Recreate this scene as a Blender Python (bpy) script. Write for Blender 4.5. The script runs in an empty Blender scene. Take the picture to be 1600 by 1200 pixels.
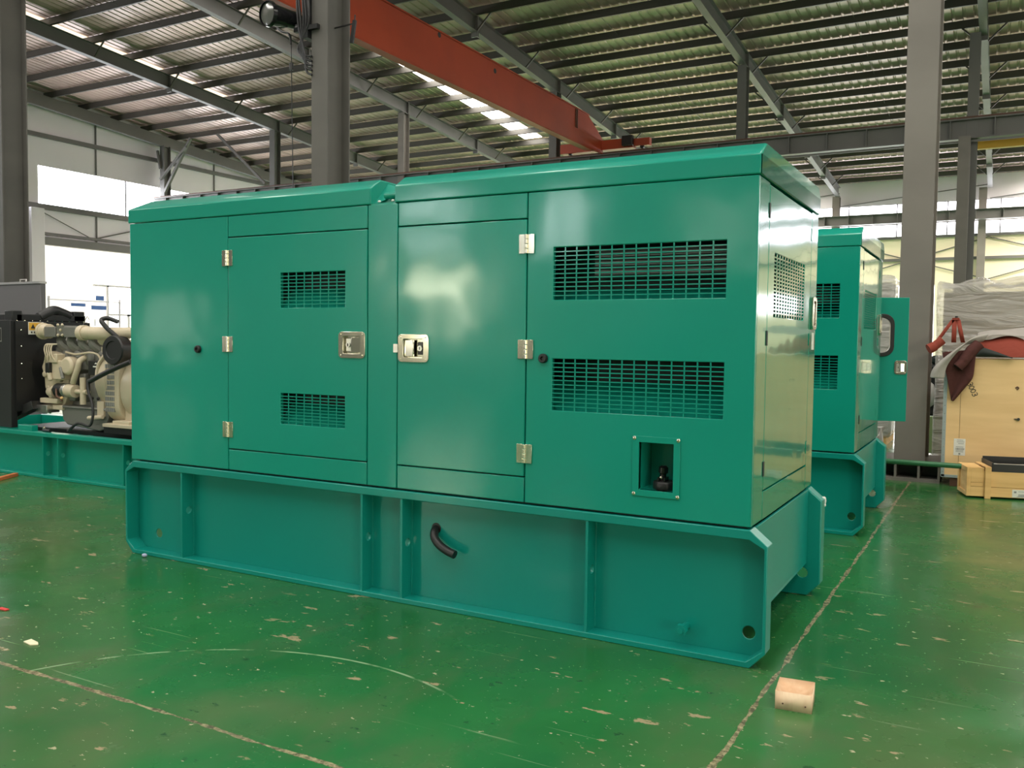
import bpy, math, random
from mathutils import Vector, Matrix, Quaternion
from mathutils.geometry import delaunay_2d_cdt

S = bpy.context.scene
C = S.collection
random.seed(7)
PI = math.pi

# ------------------------------------------------------------------ camera, world, lights, exposure
F_PX = 1388.33
cam = bpy.data.objects.new('camera', bpy.data.cameras.new('camera'))
C.objects.link(cam)
cam.data.sensor_width = 36.0
cam.data.lens = F_PX / 1600.0 * 36.0
cam.data.clip_end = 300
_yaw, _pitch, _roll = -0.5043, 0.0491, 0.0120
_f = Vector((math.sin(_yaw) * math.cos(_pitch), math.cos(_yaw) * math.cos(_pitch), -math.sin(_pitch)))
_r = Vector((math.cos(_yaw), -math.sin(_yaw), 0))
_u = _r.cross(_f)
_r2 = _r * math.cos(_roll) + _u * math.sin(_roll)
_u2 = -_r * math.sin(_roll) + _u * math.cos(_roll)
_m = Matrix((_r2, _u2, -_f)).transposed().to_4x4()
_m.translation = Vector((0.8363, -3.4502, 1.2689))
cam.matrix_world = _m
S.camera = cam

world = bpy.data.worlds.new('world')
S.world = world
world.use_nodes = True
world.node_tree.nodes['Background'].inputs[0].default_value = (0.85, 0.92, 1.0, 1)
world.node_tree.nodes['Background'].inputs[1].default_value = 1.0

S.view_settings.view_transform = 'Standard'
S.view_settings.look = 'None'
S.view_settings.exposure = 0.75
S.view_settings.gamma = 1.0
S.view_settings.use_curve_mapping = False

SKYLIGHT = 8.2       # glow of the roof strips, the seen one and the added ones
WINDOW = 7.0         # daylight through the wall windows

# ------------------------------------------------------------------ materials
def mat(name, col, rough=0.5, metal=0.0, coat=0.0, coat_rough=0.05, bump=None, var=None, spec=0.5):
    m = bpy.data.materials.new(name)
    m.use_nodes = True
    nt = m.node_tree
    b = nt.nodes['Principled BSDF']
    b.inputs['Base Color'].default_value = (*col, 1)
    b.inputs['Roughness'].default_value = rough
    b.inputs['Metallic'].default_value = metal
    b.inputs['Coat Weight'].default_value = coat
    b.inputs['Coat Roughness'].default_value = coat_rough
    b.inputs['Specular IOR Level'].default_value = spec
    geo = nt.nodes.new('ShaderNodeNewGeometry')
    if var:       # (scale vector, second colour, low, high)
        sc, c2, lo, hi = var
        mp = nt.nodes.new('ShaderNodeMapping'); mp.inputs['Scale'].default_value = sc
        nt.links.new(geo.outputs['Position'], mp.inputs['Vector'])
        n = nt.nodes.new('ShaderNodeTexNoise'); n.inputs['Scale'].default_value = 1.0; n.inputs['Detail'].default_value = 5
        nt.links.new(mp.outputs[0], n.inputs['Vector'])
        r = nt.nodes.new('ShaderNodeMapRange'); r.inputs['From Min'].default_value = lo; r.inputs['From Max'].default_value = hi
        nt.links.new(n.outputs['Fac'], r.inputs['Value'])
        mx = nt.nodes.new('ShaderNodeMix'); mx.data_type = 'RGBA'
        mx.inputs['A'].default_value = (*col, 1); mx.inputs['B'].default_value = (*c2, 1)
        nt.links.new(r.outputs[0], mx.inputs['Factor'])
        nt.links.new(mx.outputs['Result'], b.inputs['Base Color'])
    if bump:      # list of (scale, strength, distance)
        prev = None
        for sc, st, di in bump:
            n = nt.nodes.new('ShaderNodeTexNoise'); n.inputs['Scale'].default_value = sc; n.inputs['Detail'].default_value = 2
            nt.links.new(geo.outputs['Position'], n.inputs['Vector'])
            bp = nt.nodes.new('ShaderNodeBump'); bp.inputs['Strength'].default_value = st; bp.inputs['Distance'].default_value = di
            nt.links.new(n.outputs['Fac'], bp.inputs['Height'])
            if prev: nt.links.new(prev.outputs[0], bp.inputs['Normal'])
            prev = bp
        nt.links.new(prev.outputs[0], b.inputs['Normal'])
        if coat: nt.links.new(prev.outputs[0], b.inputs['Coat Normal'])
    return m

def emit(name, col, strength):
    m = bpy.data.materials.new(name)
    m.use_nodes = True
    nt = m.node_tree
    nt.nodes.clear()
    o = nt.nodes.new('ShaderNodeOutputMaterial')
    e = nt.nodes.new('ShaderNodeEmission')
    e.inputs[0].default_value = (*col, 1); e.inputs[1].default_value = strength
    nt.links.new(e.outputs[0], o.inputs[0])
    return m

PAINT = mat('green_gloss_paint', (0.005, 0.275, 0.202), 0.28, coat=0.5, coat_rough=0.10, spec=0.2,
            bump=[(1.6, 0.28, 0.03), (160, 0.03, 0.002)], var=((0.8, 0.8, 0.8), (0.007, 0.300, 0.222), 0.35, 0.7))
PAINT_END = mat('green_gloss_paint_flow', (0.008, 0.280, 0.185), 0.10, coat=0.3, coat_rough=0.02,
                bump=[(2.2, 0.16, 0.02)])
PAINT_BASE = mat('teal_base_paint', (0.003, 0.242, 0.198), 0.32, coat=0.2, coat_rough=0.1, spec=0.3,
                 bump=[(2.5, 0.1, 0.01), (140, 0.05, 0.002)], var=((1.2, 1.2, 1.2), (0.006, 0.262, 0.212), 0.35, 0.7))
CHROME = mat('chrome', (0.72, 0.69, 0.57), 0.12, 1.0)
STEEL = mat('dull_zinc', (0.55, 0.54, 0.52), 0.32, 1.0)
BLACK = mat('black_rubber', (0.012, 0.012, 0.013), 0.42)
BLACKGLOSS = mat('black_gloss', (0.008, 0.008, 0.009), 0.15)
DARK = mat('dark_interior', (0.006, 0.016, 0.013), 0.6)
RADG = mat('radiator_fins', (0.30, 0.31, 0.31), 0.5, 0.4)
WHITE = mat('white_plastic', (0.80, 0.80, 0.76), 0.4)
COLM = mat('grey_column_paint', (0.205, 0.185, 0.166), 0.55, var=((0.9, 0.9, 1.6), (0.165, 0.148, 0.132), 0.35, 0.68))
BEAM = mat('grey_steel_paint', (0.155, 0.150, 0.142), 0.5, var=((0.5, 0.5, 0.5), (0.115, 0.112, 0.108), 0.35, 0.7))
PURL = mat('dark_purlin', (0.085, 0.078, 0.068), 0.5, 0.2)
ROOF = mat('galvanised_roof_sheet', (0.54, 0.385, 0.33), 0.36, 0.32, var=((0.35, 0.35, 0.35), (0.36, 0.26, 0.225), 0.4, 0.65))
WALLG = mat('grey_wall_panel', (0.80, 0.76, 0.81), 0.6)
WALLD = mat('dark_wall_panel', (0.16, 0.16, 0.15), 0.7)
COLD = mat('dark_grey_column_paint', (0.115, 0.108, 0.098), 0.5, var=((0.9, 0.9, 1.6), (0.09, 0.085, 0.078), 0.35, 0.68))
PINHOLE = emit('daylight_at_screw_holes', (1.0, 0.97, 0.9), 1.2)
WALLC = mat('cream_wall_panel', (0.93, 0.82, 0.60), 0.6)
ORANGE = mat('crane_red_paint', (0.46, 0.060, 0.020), 0.45, var=((0.6, 0.6, 0.6), (0.36, 0.048, 0.018), 0.4, 0.65))
YELLOW = mat('yellow_paint', (0.75, 0.42, 0.05), 0.5)
ENGB = mat('champagne_engine_paint', (0.60, 0.51, 0.37), 0.38, bump=[(30, 0.15, 0.01)])
ENGG = mat('grey_engine_metal', (0.22, 0.215, 0.195), 0.42, 0.3, bump=[(25, 0.2, 0.01)])
PLY = mat('plywood', (0.88, 0.60, 0.30), 0.65, var=((1.2, 6, 9.0), (0.78, 0.51, 0.24), 0.38, 0.68))
PINE = mat('pine_board', (0.82, 0.52, 0.21), 0.6, var=((1.5, 6, 22.0), (0.70, 0.41, 0.15), 0.38, 0.68))
BLOCKW = mat('pale_offcut', (0.74, 0.57, 0.38), 0.65, var=((30, 30, 8), (0.62, 0.42, 0.26), 0.45, 0.7))
GALV = mat('galvanised_strip', (0.62, 0.66, 0.70), 0.35, 0.6)
REDC = mat('red_cloth', (0.25, 0.040, 0.022), 0.85, bump=[(14, 0.5, 0.02)])
MAROON = mat('maroon_cloth', (0.075, 0.020, 0.016), 0.9, bump=[(14, 0.5, 0.02)])
GREYC = mat('grey_cloth', (0.36, 0.33, 0.30), 0.8, bump=[(12, 0.4, 0.02)])
DGREYC = mat('dark_grey_cloth', (0.025, 0.03, 0.027), 0.9)
WRAP = mat('wrapped_grey_load', (0.40, 0.38, 0.34), 0.5)
PAPER = mat('paper_label', (0.78, 0.76, 0.70), 0.6)
INK = mat('ink', (0.03, 0.03, 0.03), 0.6)
INKG = mat('grey_print', (0.25, 0.25, 0.24), 0.6)
BROWN = mat('rust_brown', (0.11, 0.05, 0.03), 0.6)
GRPIPE = mat('green_pipe_paint', (0.03, 0.15, 0.06), 0.4)
BLUE = mat('blue_sign', (0.05, 0.16, 0.50), 0.5)
GLASSL = mat('lamp_glass', (0.10, 0.105, 0.095), 0.08, spec=0.8)
RED = mat('red_cap', (0.60, 0.03, 0.03), 0.4)
PANE_F = emit('daylit_far_window', (0.95, 0.93, 1.0), WINDOW)
PANE_L = emit('daylit_left_window', (0.93, 0.95, 1.0), WINDOW)
SKY = emit('daylit_and_added_roof_strip', (1.0, 0.96, 0.88), SKYLIGHT)  # shared by the seen strip and the added ones
FARFILL = emit('added_far_fill_strip', (1.0, 0.93, 0.80), 50.0)  # glow of the strips added to brighten the far wall
GLIMMER = emit('roof_glimmer_strip', (1.0, 0.88, 0.66), 0.9)  # stands in for glimmer reflected off the roof sheet
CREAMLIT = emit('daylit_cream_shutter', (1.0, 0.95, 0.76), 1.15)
DOORLIT = emit('daylight_doorway', (1.0, 1.0, 0.97), 5.0)
BACKWIN = emit('daylit_back_window', (0.90, 0.97, 1.0), 12.0)
BACKDOOR = emit('daylit_back_door', (1.0, 0.94, 0.68), 20.0)
BACKMID = emit('part_shaded_back_door', (1.0, 0.95, 0.72), 9.0)
BACKDIM = emit('shaded_back_door', (1.0, 0.97, 0.85), 2.2)

def wrap_film():
    m = bpy.data.materials.new('clear_stretch_film'); m.use_nodes = True
    nt = m.node_tree; nt.nodes.clear()
    o = nt.nodes.new('ShaderNodeOutputMaterial'); mx = nt.nodes.new('ShaderNodeMixShader')
    t = nt.nodes.new('ShaderNodeBsdfTransparent'); p = nt.nodes.new('ShaderNodeBsdfPrincipled')
    p.inputs['Base Color'].default_value = (0.62, 0.60, 0.56, 1); p.inputs['Roughness'].default_value = 0.10
    geo = nt.nodes.new('ShaderNodeNewGeometry')
    mp = nt.nodes.new('ShaderNodeMapping'); mp.inputs['Scale'].default_value = (0.9, 2, 4.2); mp.inputs['Rotation'].default_value = (0, -0.5, 0)
    n = nt.nodes.new('ShaderNodeTexNoise'); n.inputs['Scale'].default_value = 1.6; n.inputs['Detail'].default_value = 4; n.inputs['Distortion'].default_value = 1.2
    nt.links.new(geo.outputs['Position'], mp.inputs['Vector']); nt.links.new(mp.outputs[0], n.inputs['Vector'])
    bp = nt.nodes.new('ShaderNodeBump'); bp.inputs['Strength'].default_value = 0.8; bp.inputs['Distance'].default_value = 0.10
    nt.links.new(n.outputs['Fac'], bp.inputs['Height']); nt.links.new(bp.outputs[0], p.inputs['Normal'])
    mx.inputs[0].default_value = 0.5
    nt.links.new(t.outputs[0], mx.inputs[1]); nt.links.new(p.outputs[0], mx.inputs[2]); nt.links.new(mx.outputs[0], o.inputs[0])
    return m
FILM = wrap_film()

def floor_material():
    m = bpy.data.materials.new('worn_green_floor_paint'); m.use_nodes = True
    nt = m.node_tree; L = nt.links.new
    b = nt.nodes['Principled BSDF']
    geo = nt.nodes.new('ShaderNodeNewGeometry')
    def noise(scale, det=4, rough=0.5, vec=(1, 1, 1), rot=0.0, dist=0.0, off=(0, 0, 0)):
        mp = nt.nodes.new('ShaderNodeMapping'); mp.inputs['Scale'].default_value = vec; mp.inputs['Rotation'].default_value = (0, 0, rot)
        mp.inputs['Location'].default_value = off
        L(geo.outputs['Position'], mp.inputs['Vector'])
        n = nt.nodes.new('ShaderNodeTexNoise'); n.inputs['Scale'].default_value = scale; n.inputs['Detail'].default_value = det
        n.inputs['Roughness'].default_value = rough; n.inputs['Distortion'].default_value = dist
        L(mp.outputs[0], n.inputs['Vector']); return n.outputs['Fac']
    def rng(v, a, c, lo=0.0, hi=1.0):
        r = nt.nodes.new('ShaderNodeMapRange'); r.inputs['From Min'].default_value = a; r.inputs['From Max'].default_value = c
        r.inputs['To Min'].default_value = lo; r.inputs['To Max'].default_value = hi; L(v, r.inputs['Value']); return r.outputs[0]
    def math_(op, a, c=None):
        n = nt.nodes.new('ShaderNodeMath'); n.operation = op
        for i, v in enumerate((a, c)):
            if v is None: continue
            if isinstance(v, (int, float)): n.inputs[i].default_value = v
            else: L(v, n.inputs[i])
        return n.outputs[0]
    def mix(f, a, c):
        n = nt.nodes.new('ShaderNodeMix'); n.data_type = 'RGBA'
        L(f, n.inputs['Factor'])
        for k, v in (('A', a), ('B', c)):
            if isinstance(v, tuple): n.inputs[k].default_value = (*v, 1)
            else: L(v, n.inputs[k])
        return n.outputs['Result']
    sep = nt.nodes.new('ShaderNodeSeparateXYZ'); L(geo.outputs['Position'], sep.inputs[0])
    X, Y = sep.outputs[0], sep.outputs[1]
    col = mix(rng(noise(0.9, 5, 0.6), 0.35, 0.65), (0.016, 0.112, 0.030), (0.021, 0.158, 0.038))
    col = mix(rng(noise(3.5, 5, 0.65, (1, 0.45, 1), 0.4), 0.5, 0.75, 0, 0.7), col, (0.062, 0.118, 0.046))     # scuffed, greyer
    col = mix(rng(noise(0.45, 4, 0.6, off=(3, 1, 0)), 0.50, 0.68, 0, 0.75), col, (0.115, 0.125, 0.055))       # walked-off brownish zones
    chip = math_('MULTIPLY', rng(noise(5.0, 5, 0.62, (1.0, 2.4, 1), -0.5), 0.640, 0.66), rng(noise(1.1, 2, off=(9, 2, 0)), 0.38, 0.5))
    col = mix(chip, col, (0.32, 0.26, 0.15))
    chip2 = rng(noise(17, 4, 0.6, (1.0, 1.7, 1), 0.9, off=(4, 7, 0)), 0.672, 0.69)
    col = mix(chip2, col, (0.40, 0.38, 0.24))
    chip3 = rng(noise(46, 3, 0.6, (1.0, 1.5, 1), 0.3, off=(1, 3, 0)), 0.695, 0.715)
    col = mix(chip3, col, (0.34, 0.42, 0.26))
    dk = rng(noise(8, 4, 0.6, (1, 1.6, 1), 0.2, off=(6, 1, 0)), 0.66, 0.70, 0, 0.6)
    col = mix(dk, col, (0.012, 0.045, 0.018))
    for rot, sc, of in ((0.35, 1.6, 0), (-0.75, 1.3, 5), (1.2, 1.5, 11)):                                      # long thin scratches
        scr = math_('MULTIPLY', rng(noise(sc, 3, 0.5, (0.5, 26, 1), rot, off=(of, of, 0)), 0.705, 0.73), rng(noise(1.0, 2, off=(of, 0, 0)), 0.46, 0.6, 0, 0.8))
        col = mix(scr, col, (0.26, 0.36, 0.20))
    # the arc scratched by something swung round
    ax, ay, ar = -1.30, -1.85, 1.12
    dx, dy = math_('SUBTRACT', X, ax), math_('SUBTRACT', Y, ay)
    rad = math_('SQRT', math_('ADD', math_('MULTIPLY', dx, dx), math_('MULTIPLY', dy, dy)))
    arc = rng(math_('ABSOLUTE', math_('SUBTRACT', rad, ar)), 0.004, 0.007, 1, 0)
    arc = math_('MULTIPLY', arc, rng(noise(9, 3), 0.40, 0.55))
    arc = math_('MULTIPLY', arc, rng(X, -1.0, -0.8, 1, 0)); arc = math_('MULTIPLY', arc, rng(Y, -1.7, -1.6, 0, 1))
    col = mix(arc, col, (0.24, 0.36, 0.20))
    # saw-cut joints with broken edges
    wob = rng(noise(2.2, 4, 0.6), 0.2, 0.8, -0.010, 0.010)
    wid = rng(noise(6.0, 5, 0.7, off=(2, 5, 0)), 0.35, 0.72, 0.002, 0.017)
    for A, c0 in ((X, 0.118), (Y, -1.438), (X, -7.1), (Y, 6.6), (X, 6.9)):
        d = math_('ABSOLUTE', math_('ADD', math_('SUBTRACT', A, c0), wob))
        j = math_('LESS_THAN', d, wid)
        tone = mix(rng(noise(38, 4, 0.7), 0.4, 0.62), (0.085, 0.078, 0.046), (0.36, 0.31, 0.18))
        col = mix(j, col, tone)
    L(col, b.inputs['Base Color'])
    L(rng(noise(2.0, 5, 0.6), 0.35, 0.7, 0.15, 0.36), b.inputs['Roughness'])
    b.inputs['Specular IOR Level'].default_value = 0.5
    bp = nt.nodes.new('ShaderNodeBump'); bp.inputs['Strength'].default_value = 0.15; bp.inputs['Distance'].default_value = 0.008
    L(noise(3.0, 4), bp.inputs['Height']); L(bp.outputs[0], b.inputs['Normal'])
    return m
FLOORM = floor_material()

# ------------------------------------------------------------------ mesh helpers
def inside(p, poly):
    r = False; j = len(poly) - 1
    for i in range(len(poly)):
        a, c = poly[i], poly[j]
        if (a[1] > p[1]) != (c[1] > p[1]) and p[0] < (c[0] - a[0]) * (p[1] - a[1]) / (c[1] - a[1]) + a[0]: r = not r
        j = i
    return r
class MB:
    """collects shapes and links them as ONE mesh object"""
    def __init__(s, off=(0, 0, 0)):
        s.v, s.f, s.m, s.off, s.mats = [], [], [], Vector(off), []
    def mi(s, m):
        if m not in s.mats: s.mats.append(m)
        return s.mats.index(m)
    def add(s, vs, fs, m):
        n = len(s.v); k = s.mi(m)
        s.v += [Vector(p) for p in vs]
        s.f += [tuple(i + n for i in f) for f in fs]
        s.m += [k] * len(fs); return s
    def box(s, x0, x1, y0, y1, z0, z1, m, M=None):
        vs = [Vector((x, y, z)) for z in (z0, z1) for y in (y0, y1) for x in (x0, x1)]
        if M: vs = [M @ p for p in vs]
        return s.add(vs, [(0, 2, 3, 1), (4, 5, 7, 6), (0, 1, 5, 4), (2, 6, 7, 3), (0, 4, 6, 2), (1, 3, 7, 5)], m)
    def bar(s, a, b, w, h, m, up=(0, 0, 1)):
        a, b = Vector(a), Vector(b); d = (b - a); L = d.length; d.normalize()
        upv = Vector(up)
        if abs(d.dot(upv)) > 0.98: upv = Vector((0, 1, 0))
        x = d.cross(upv).normalized(); z = x.cross(d)
        vs = [p + x * sx * w / 2 + z * sz * h / 2 for p in (a, b) for sz in (-1, 1) for sx in (-1, 1)]
        return s.add(vs, [(0, 1, 3, 2), (4, 6, 7, 5), (0, 4, 5, 1), (2, 3, 7, 6), (0, 2, 6, 4), (1, 5, 7, 3)], m)
    def tube(s, pts, r, m, n=10, closed=False):
        pts = [Vector(p) for p in pts]; rs = r if isinstance(r, (list, tuple)) else [r] * len(pts)
        vs, fs = [], []; N = len(pts); ref = None
        for i, p in enumerate(pts):
            t = (pts[min(i + 1, N - 1)] - pts[max(i - 1, 0)]).normalized()
            if ref is None:
                ref = t.cross(Vector((0, 0, 1)))
                if ref.length < 0.05: ref = t.cross(Vector((1, 0, 0)))
                ref.normalize()
            else:
                ref = (ref - t * ref.dot(t)).normalized()
            q = t.cross(ref)
            for k in range(n):
                a = 2 * PI * k / n
                vs.append(p + (ref * math.cos(a) + q * math.sin(a)) * rs[i])
        for i in range(N - 1):
            for k in range(n):
                fs.append((i * n + k, i * n + (k + 1) % n, (i + 1) * n + (k + 1) % n, (i + 1) * n + k))
        fs.append(tuple(range(n - 1, -1, -1))); fs.append(tuple((N - 1) * n + k for k in range(n)))
        return s.add(vs, fs, m)
    def cyl(s, a, b, r, m, r2=None, n=20):
        return s.tube([a, b], [r, r if r2 is None else r2], m, n)
    def lathe(s, o, axis, prof, m, n=24):
        """prof: (distance along axis, radius)"""
        o, ax = Vector(o), Vector(axis).normalized()
        x = ax.cross(Vector((0, 0, 1)))
        if x.length < 0.05: x = ax.cross(Vector((1, 0, 0)))
        x.normalize(); y = ax.cross(x); vs, fs = [], []
        for d, r in prof:
            for k in range(n):
                a = 2 * PI * k / n
                vs.append(o + ax * d + (x * math.cos(a) + y * math.sin(a)) * max(r, 1e-4))
        for i in range(len(prof) - 1):
            for k in range(n):
                fs.append((i * n + k, i * n + (k + 1) % n, (i + 1) * n + (k + 1) % n, (i + 1) * n + k))
        return s.add(vs, fs, m)
    def ball(s, o, r, m, sc=(1, 1, 1), n=12):
        vs, fs = [], []
        o = Vector(o)
        for i in range(n // 2 + 1):
            th = PI * i / (n // 2)
            for k in range(n):
                a = 2 * PI * k / n
                vs.append(o + Vector((r * math.sin(th) * math.cos(a) * sc[0], r * math.sin(th) * math.sin(a) * sc[1], r * math.cos(th) * sc[2])))
        for i in range(n // 2):
            for k in range(n):
                fs.append((i * n + k, (i + 1) * n + k, (i + 1) * n + (k + 1) % n, i * n + (k + 1) % n))
        return s.add(vs, fs, m)
    def plate(s, outer, holes, axis, a, b, m):
        """a plate of the outline (2D points) with holes, from a to b along axis ('x','y','z')"""
        def P(p, t):
            return Vector((t, p[0], p[1])) if axis == 'x' else Vector((p[0], t, p[1])) if axis == 'y' else Vector((p[0], p[1], t))
        loops = [[Vector((p[0], p[1])) for p in l] for l in [outer] + list(holes)]
        flat = [p for l in loops for p in l]; n = len(flat); edges = []; q = 0
        for l in loops:
            edges += [(q + i, q + (i + 1) % len(l)) for i in range(len(l))]; q += len(l)
        res = delaunay_2d_cdt(flat, edges, [], 0, 1e-6)
        back = [o[0] for o in res[3]]
        tris = []
        for t in res[2]:
            c = (flat[back[t[0]]] + flat[back[t[1]]] + flat[back[t[2]]]) / 3
            if inside(c, loops[0]) and not any(inside(c, l) for l in loops[1:]): tris.append(tuple(back[i] for i in t))
        vs = [P(p, a) for p in flat] + [P(p, b) for p in flat]
        fs = [tuple(t) for t in tris] + [tuple(i + n for i in reversed(t)) for t in tris]
        base = 0
        for l in loops:
            k = len(l)
            for i in range(k):
                j = (i + 1) % k
                fs.append((base + i, base + j, base + j + n, base + i + n))
            base += k
        return s.add(vs, fs, m)
    def grid(s, rows, m, cols_m=None):
        R, K = len(rows), len(rows[0]); vs = [p for r in rows for p in r]
        fs = [(i * K + k, i * K + k + 1, (i + 1) * K + k + 1, (i + 1) * K + k) for i in range(R - 1) for k in range(K - 1)]
        return s.add(vs, fs, m)
    def build(s, name, parent=None, bevel=0.0, smooth=35, seg=2, subsurf=0, solid=0.0, recalc=True):
        me = bpy.data.meshes.new(name)
        me.from_pydata([tuple(p - s.off) for p in s.v], [], s.f)
        for m in s.mats: me.materials.append(m)
        me.polygons.foreach_set('material_index', s.m)
        if recalc:
            import bmesh
            bm = bmesh.new(); bm.from_mesh(me); bmesh.ops.recalc_face_normals(bm, faces=bm.faces); bm.to_mesh(me); bm.free()
        if smooth:
            me.polygons.foreach_set('use_smooth', [True] * len(me.polygons))
            me.set_sharp_from_angle(angle=math.radians(smooth))
        me.update()
        o = bpy.data.objects.new(name, me); C.objects.link(o)
        if parent: o.parent = parent
        if solid:
            md = o.modifiers.new('solid', 'SOLIDIFY'); md.thickness = solid
        if subsurf:
            md = o.modifiers.new('sub', 'SUBSURF'); md.levels = md.render_levels = subsurf
        if bevel:
            md = o.modifiers.new('bevel', 'BEVEL'); md.width = bevel; md.segments = seg; md.limit_method = 'ANGLE'; md.angle_limit = math.radians(40)
        return o

def rrect(x0, x1, z0, z1, r, n=5):
    out = []
    for cx, cz, a0 in ((x1 - r, z1 - r, 0), (x0 + r, z1 - r, 90), (x0 + r, z0 + r, 180), (x1 - r, z0 + r, 270)):
        for i in range(n + 1):
            a = math.radians(a0 + 90 * i / n); out.append((cx + r * math.cos(a), cz + r * math.sin(a)))
    return out
def circ(x, z, r, n=18): return [(x + r * math.cos(2 * PI * i / n), z + r * math.sin(2 * PI * i / n)) for i in range(n)]
def rect(x0, x1, z0, z1): return [(x0, z0), (x1, z0), (x1, z1), (x0, z1)]
def spline(pts, n=6):
    P = [Vector(p) for p in pts]; P = [P[0] * 2 - P[1]] + P + [P[-1] * 2 - P[-2]]; out = []
    for i in range(1, len(P) - 2):
        for k in range(n):
            t = k / n; a, b, c, d = P[i - 1:i + 3]
            out.append(0.5 * ((2 * b) + (c - a) * t + (2 * a - 5 * b + 4 * c - d) * t * t + (3 * b - a - 3 * c + d) * t ** 3))
    out.append(P[-2]); return out

def thing(name, label, cat, loc=(0, 0, 0), rotz=0.0, group=None):
    o = bpy.data.objects.new(name, None); C.objects.link(o)
    o.empty_display_size = 0.2
    o.location = loc; o.rotation_euler = (0, 0, rotz)
    o['label'] = label; o['category'] = cat; o['kind'] = 'thing'
    if group: o['group'] = group
    return o
def tag(o, label, cat, group=None):
    o['label'] = label; o['category'] = cat; o['kind'] = 'thing'
    if group: o['group'] = group
    return o
def struct(o, label=None, cat=None, group=None):
    o['kind'] = 'structure'
    if label: o['label'] = label
    if cat: o['category'] = cat
    if group: o['group'] = group
    return o
def dup(o, parent=None):
    c = o.copy(); C.objects.link(c)
    if parent: c.parent = parent
    for ch in list(o.children): dup(ch, c)
    return c

# ------------------------------------------------------------------ the hall
XL, XR, YN, YF = -36.0, 22.0, -14.0, 47.0
ROOF_S, RIDGE = 0.075, 6.0
def z_rb(y): return 10.55 - ROOF_S * ((y if y > RIDGE else 2 * RIDGE - y) - 26.8)      # underside of the rafters
def z_pb(y): return z_rb(y) + 0.50                                                     # underside of the purlins
def z_sh(y): return z_rb(y) + 0.78                                                     # roof sheet

b = MB(); b.box(XL - 0.3, XR + 0.3, YN - 0.3, YF + 0.3, -0.2, 0.0, FLOORM)
struct(b.build('floor', smooth=0), 'worn green painted concrete floor', 'floor')

def ribbed_sheet(y0, y1):
    prof = []; x = XL - 0.2
    while x < XR + 0.2:
        prof += [(x, 0), (x + 0.20, 0), (x + 0.225, 0.020), (x + 0.275, 0.020)]; x += 0.30
    rows = [[Vector((px, y, z_sh(y) + pz)) for px, pz in prof] for y in (y0, y1)]
    return rows
b = MB(); b.grid(ribbed_sheet(RIDGE, YF + 0.3), ROOF); b.grid(ribbed_sheet(YN - 0.3, RIDGE), ROOF)
struct(b.build('ceiling', smooth=0, recalc=False), 'ribbed galvanised roof sheeting over the hall', 'roof')

# walls
b = MB()
b.plate(rect(XL - 0.3, XR + 0.3, -0.1, z_sh(YF) + 0.1), [rect(-35, 21.5, 7.90, 8.56), rect(-35, 21.5, 6.90, 7.52), rect(-8.9, -2.35, 0.05, 4.35), rect(1.6, 13.0, 2.9, 3.9)], 'y', YF, YF + 0.2, WALLC)
b.box(XL, XR, YF - 0.03, YF - 0.001, 8.58, z_sh(YF), WALLG)
w = struct(b.build('wall_far', smooth=0), 'cream panelled far wall with two long window strips', 'wall')
b = MB()
for z in (5.60, 6.75): b.box(XL, XR, YF - 0.16, YF - 0.04, z, z + 0.14, BEAM)
b.build('girt', w)
b = MB()
for x in (-14.2, -7.1, 0.0, 7.1):
    b.tube([(x, YF - 0.1, 4.6), (x + 7.1, YF - 0.1, 6.7)], 0.03, BEAM, 6); b.tube([(x, YF - 0.1, 6.7), (x + 7.1, YF - 0.1, 4.6)], 0.03, BEAM, 6)
    b.tube([(x, YF - 0.1, 8.6), (x + 7.1, YF - 0.1, 9.3)], 0.025, BEAM, 6)
b.build('bracing_rod', w)
for i, (z0, z1) in enumerate(((7.90, 8.56), (6.90, 7.52))):
    b = MB(); b.box(-35, 21.5, YF + 0.05, YF + 0.08, z0, z1, PANE_F)
    o = struct(b.build('window_%d' % (i + 1), smooth=0), ('upper', 'lower')[i] + ' long bright window strip in the far wall', 'window')
    b = MB()
    x = -35.0
    while x < 21.5: b.box(x - 0.03, x + 0.03, YF - 0.02, YF + 0.05, z0, z1, BEAM); x += 2.366
    b.box(-35, 21.5, YF - 0.02, YF + 0.045, z0 - 0.04, z0, BEAM); b.box(-35, 21.5, YF - 0.02, YF + 0.045, z1, z1 + 0.04, BEAM)
    b.build('window_frame', o)
b = MB(); b.box(-8.9, -2.35, YF + 0.05, YF + 0.08, 0.05, 4.35, DOORLIT)
struct(b.build('door_1', smooth=0), 'bright open doorway low in the far wall', 'door')
b = MB(); b.box(1.6, 13.0, YF + 0.05, YF + 0.08, 2.9, 3.9, DOORLIT)
struct(b.build('window_3', smooth=0), 'bright low window in the far wall', 'window')

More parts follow.
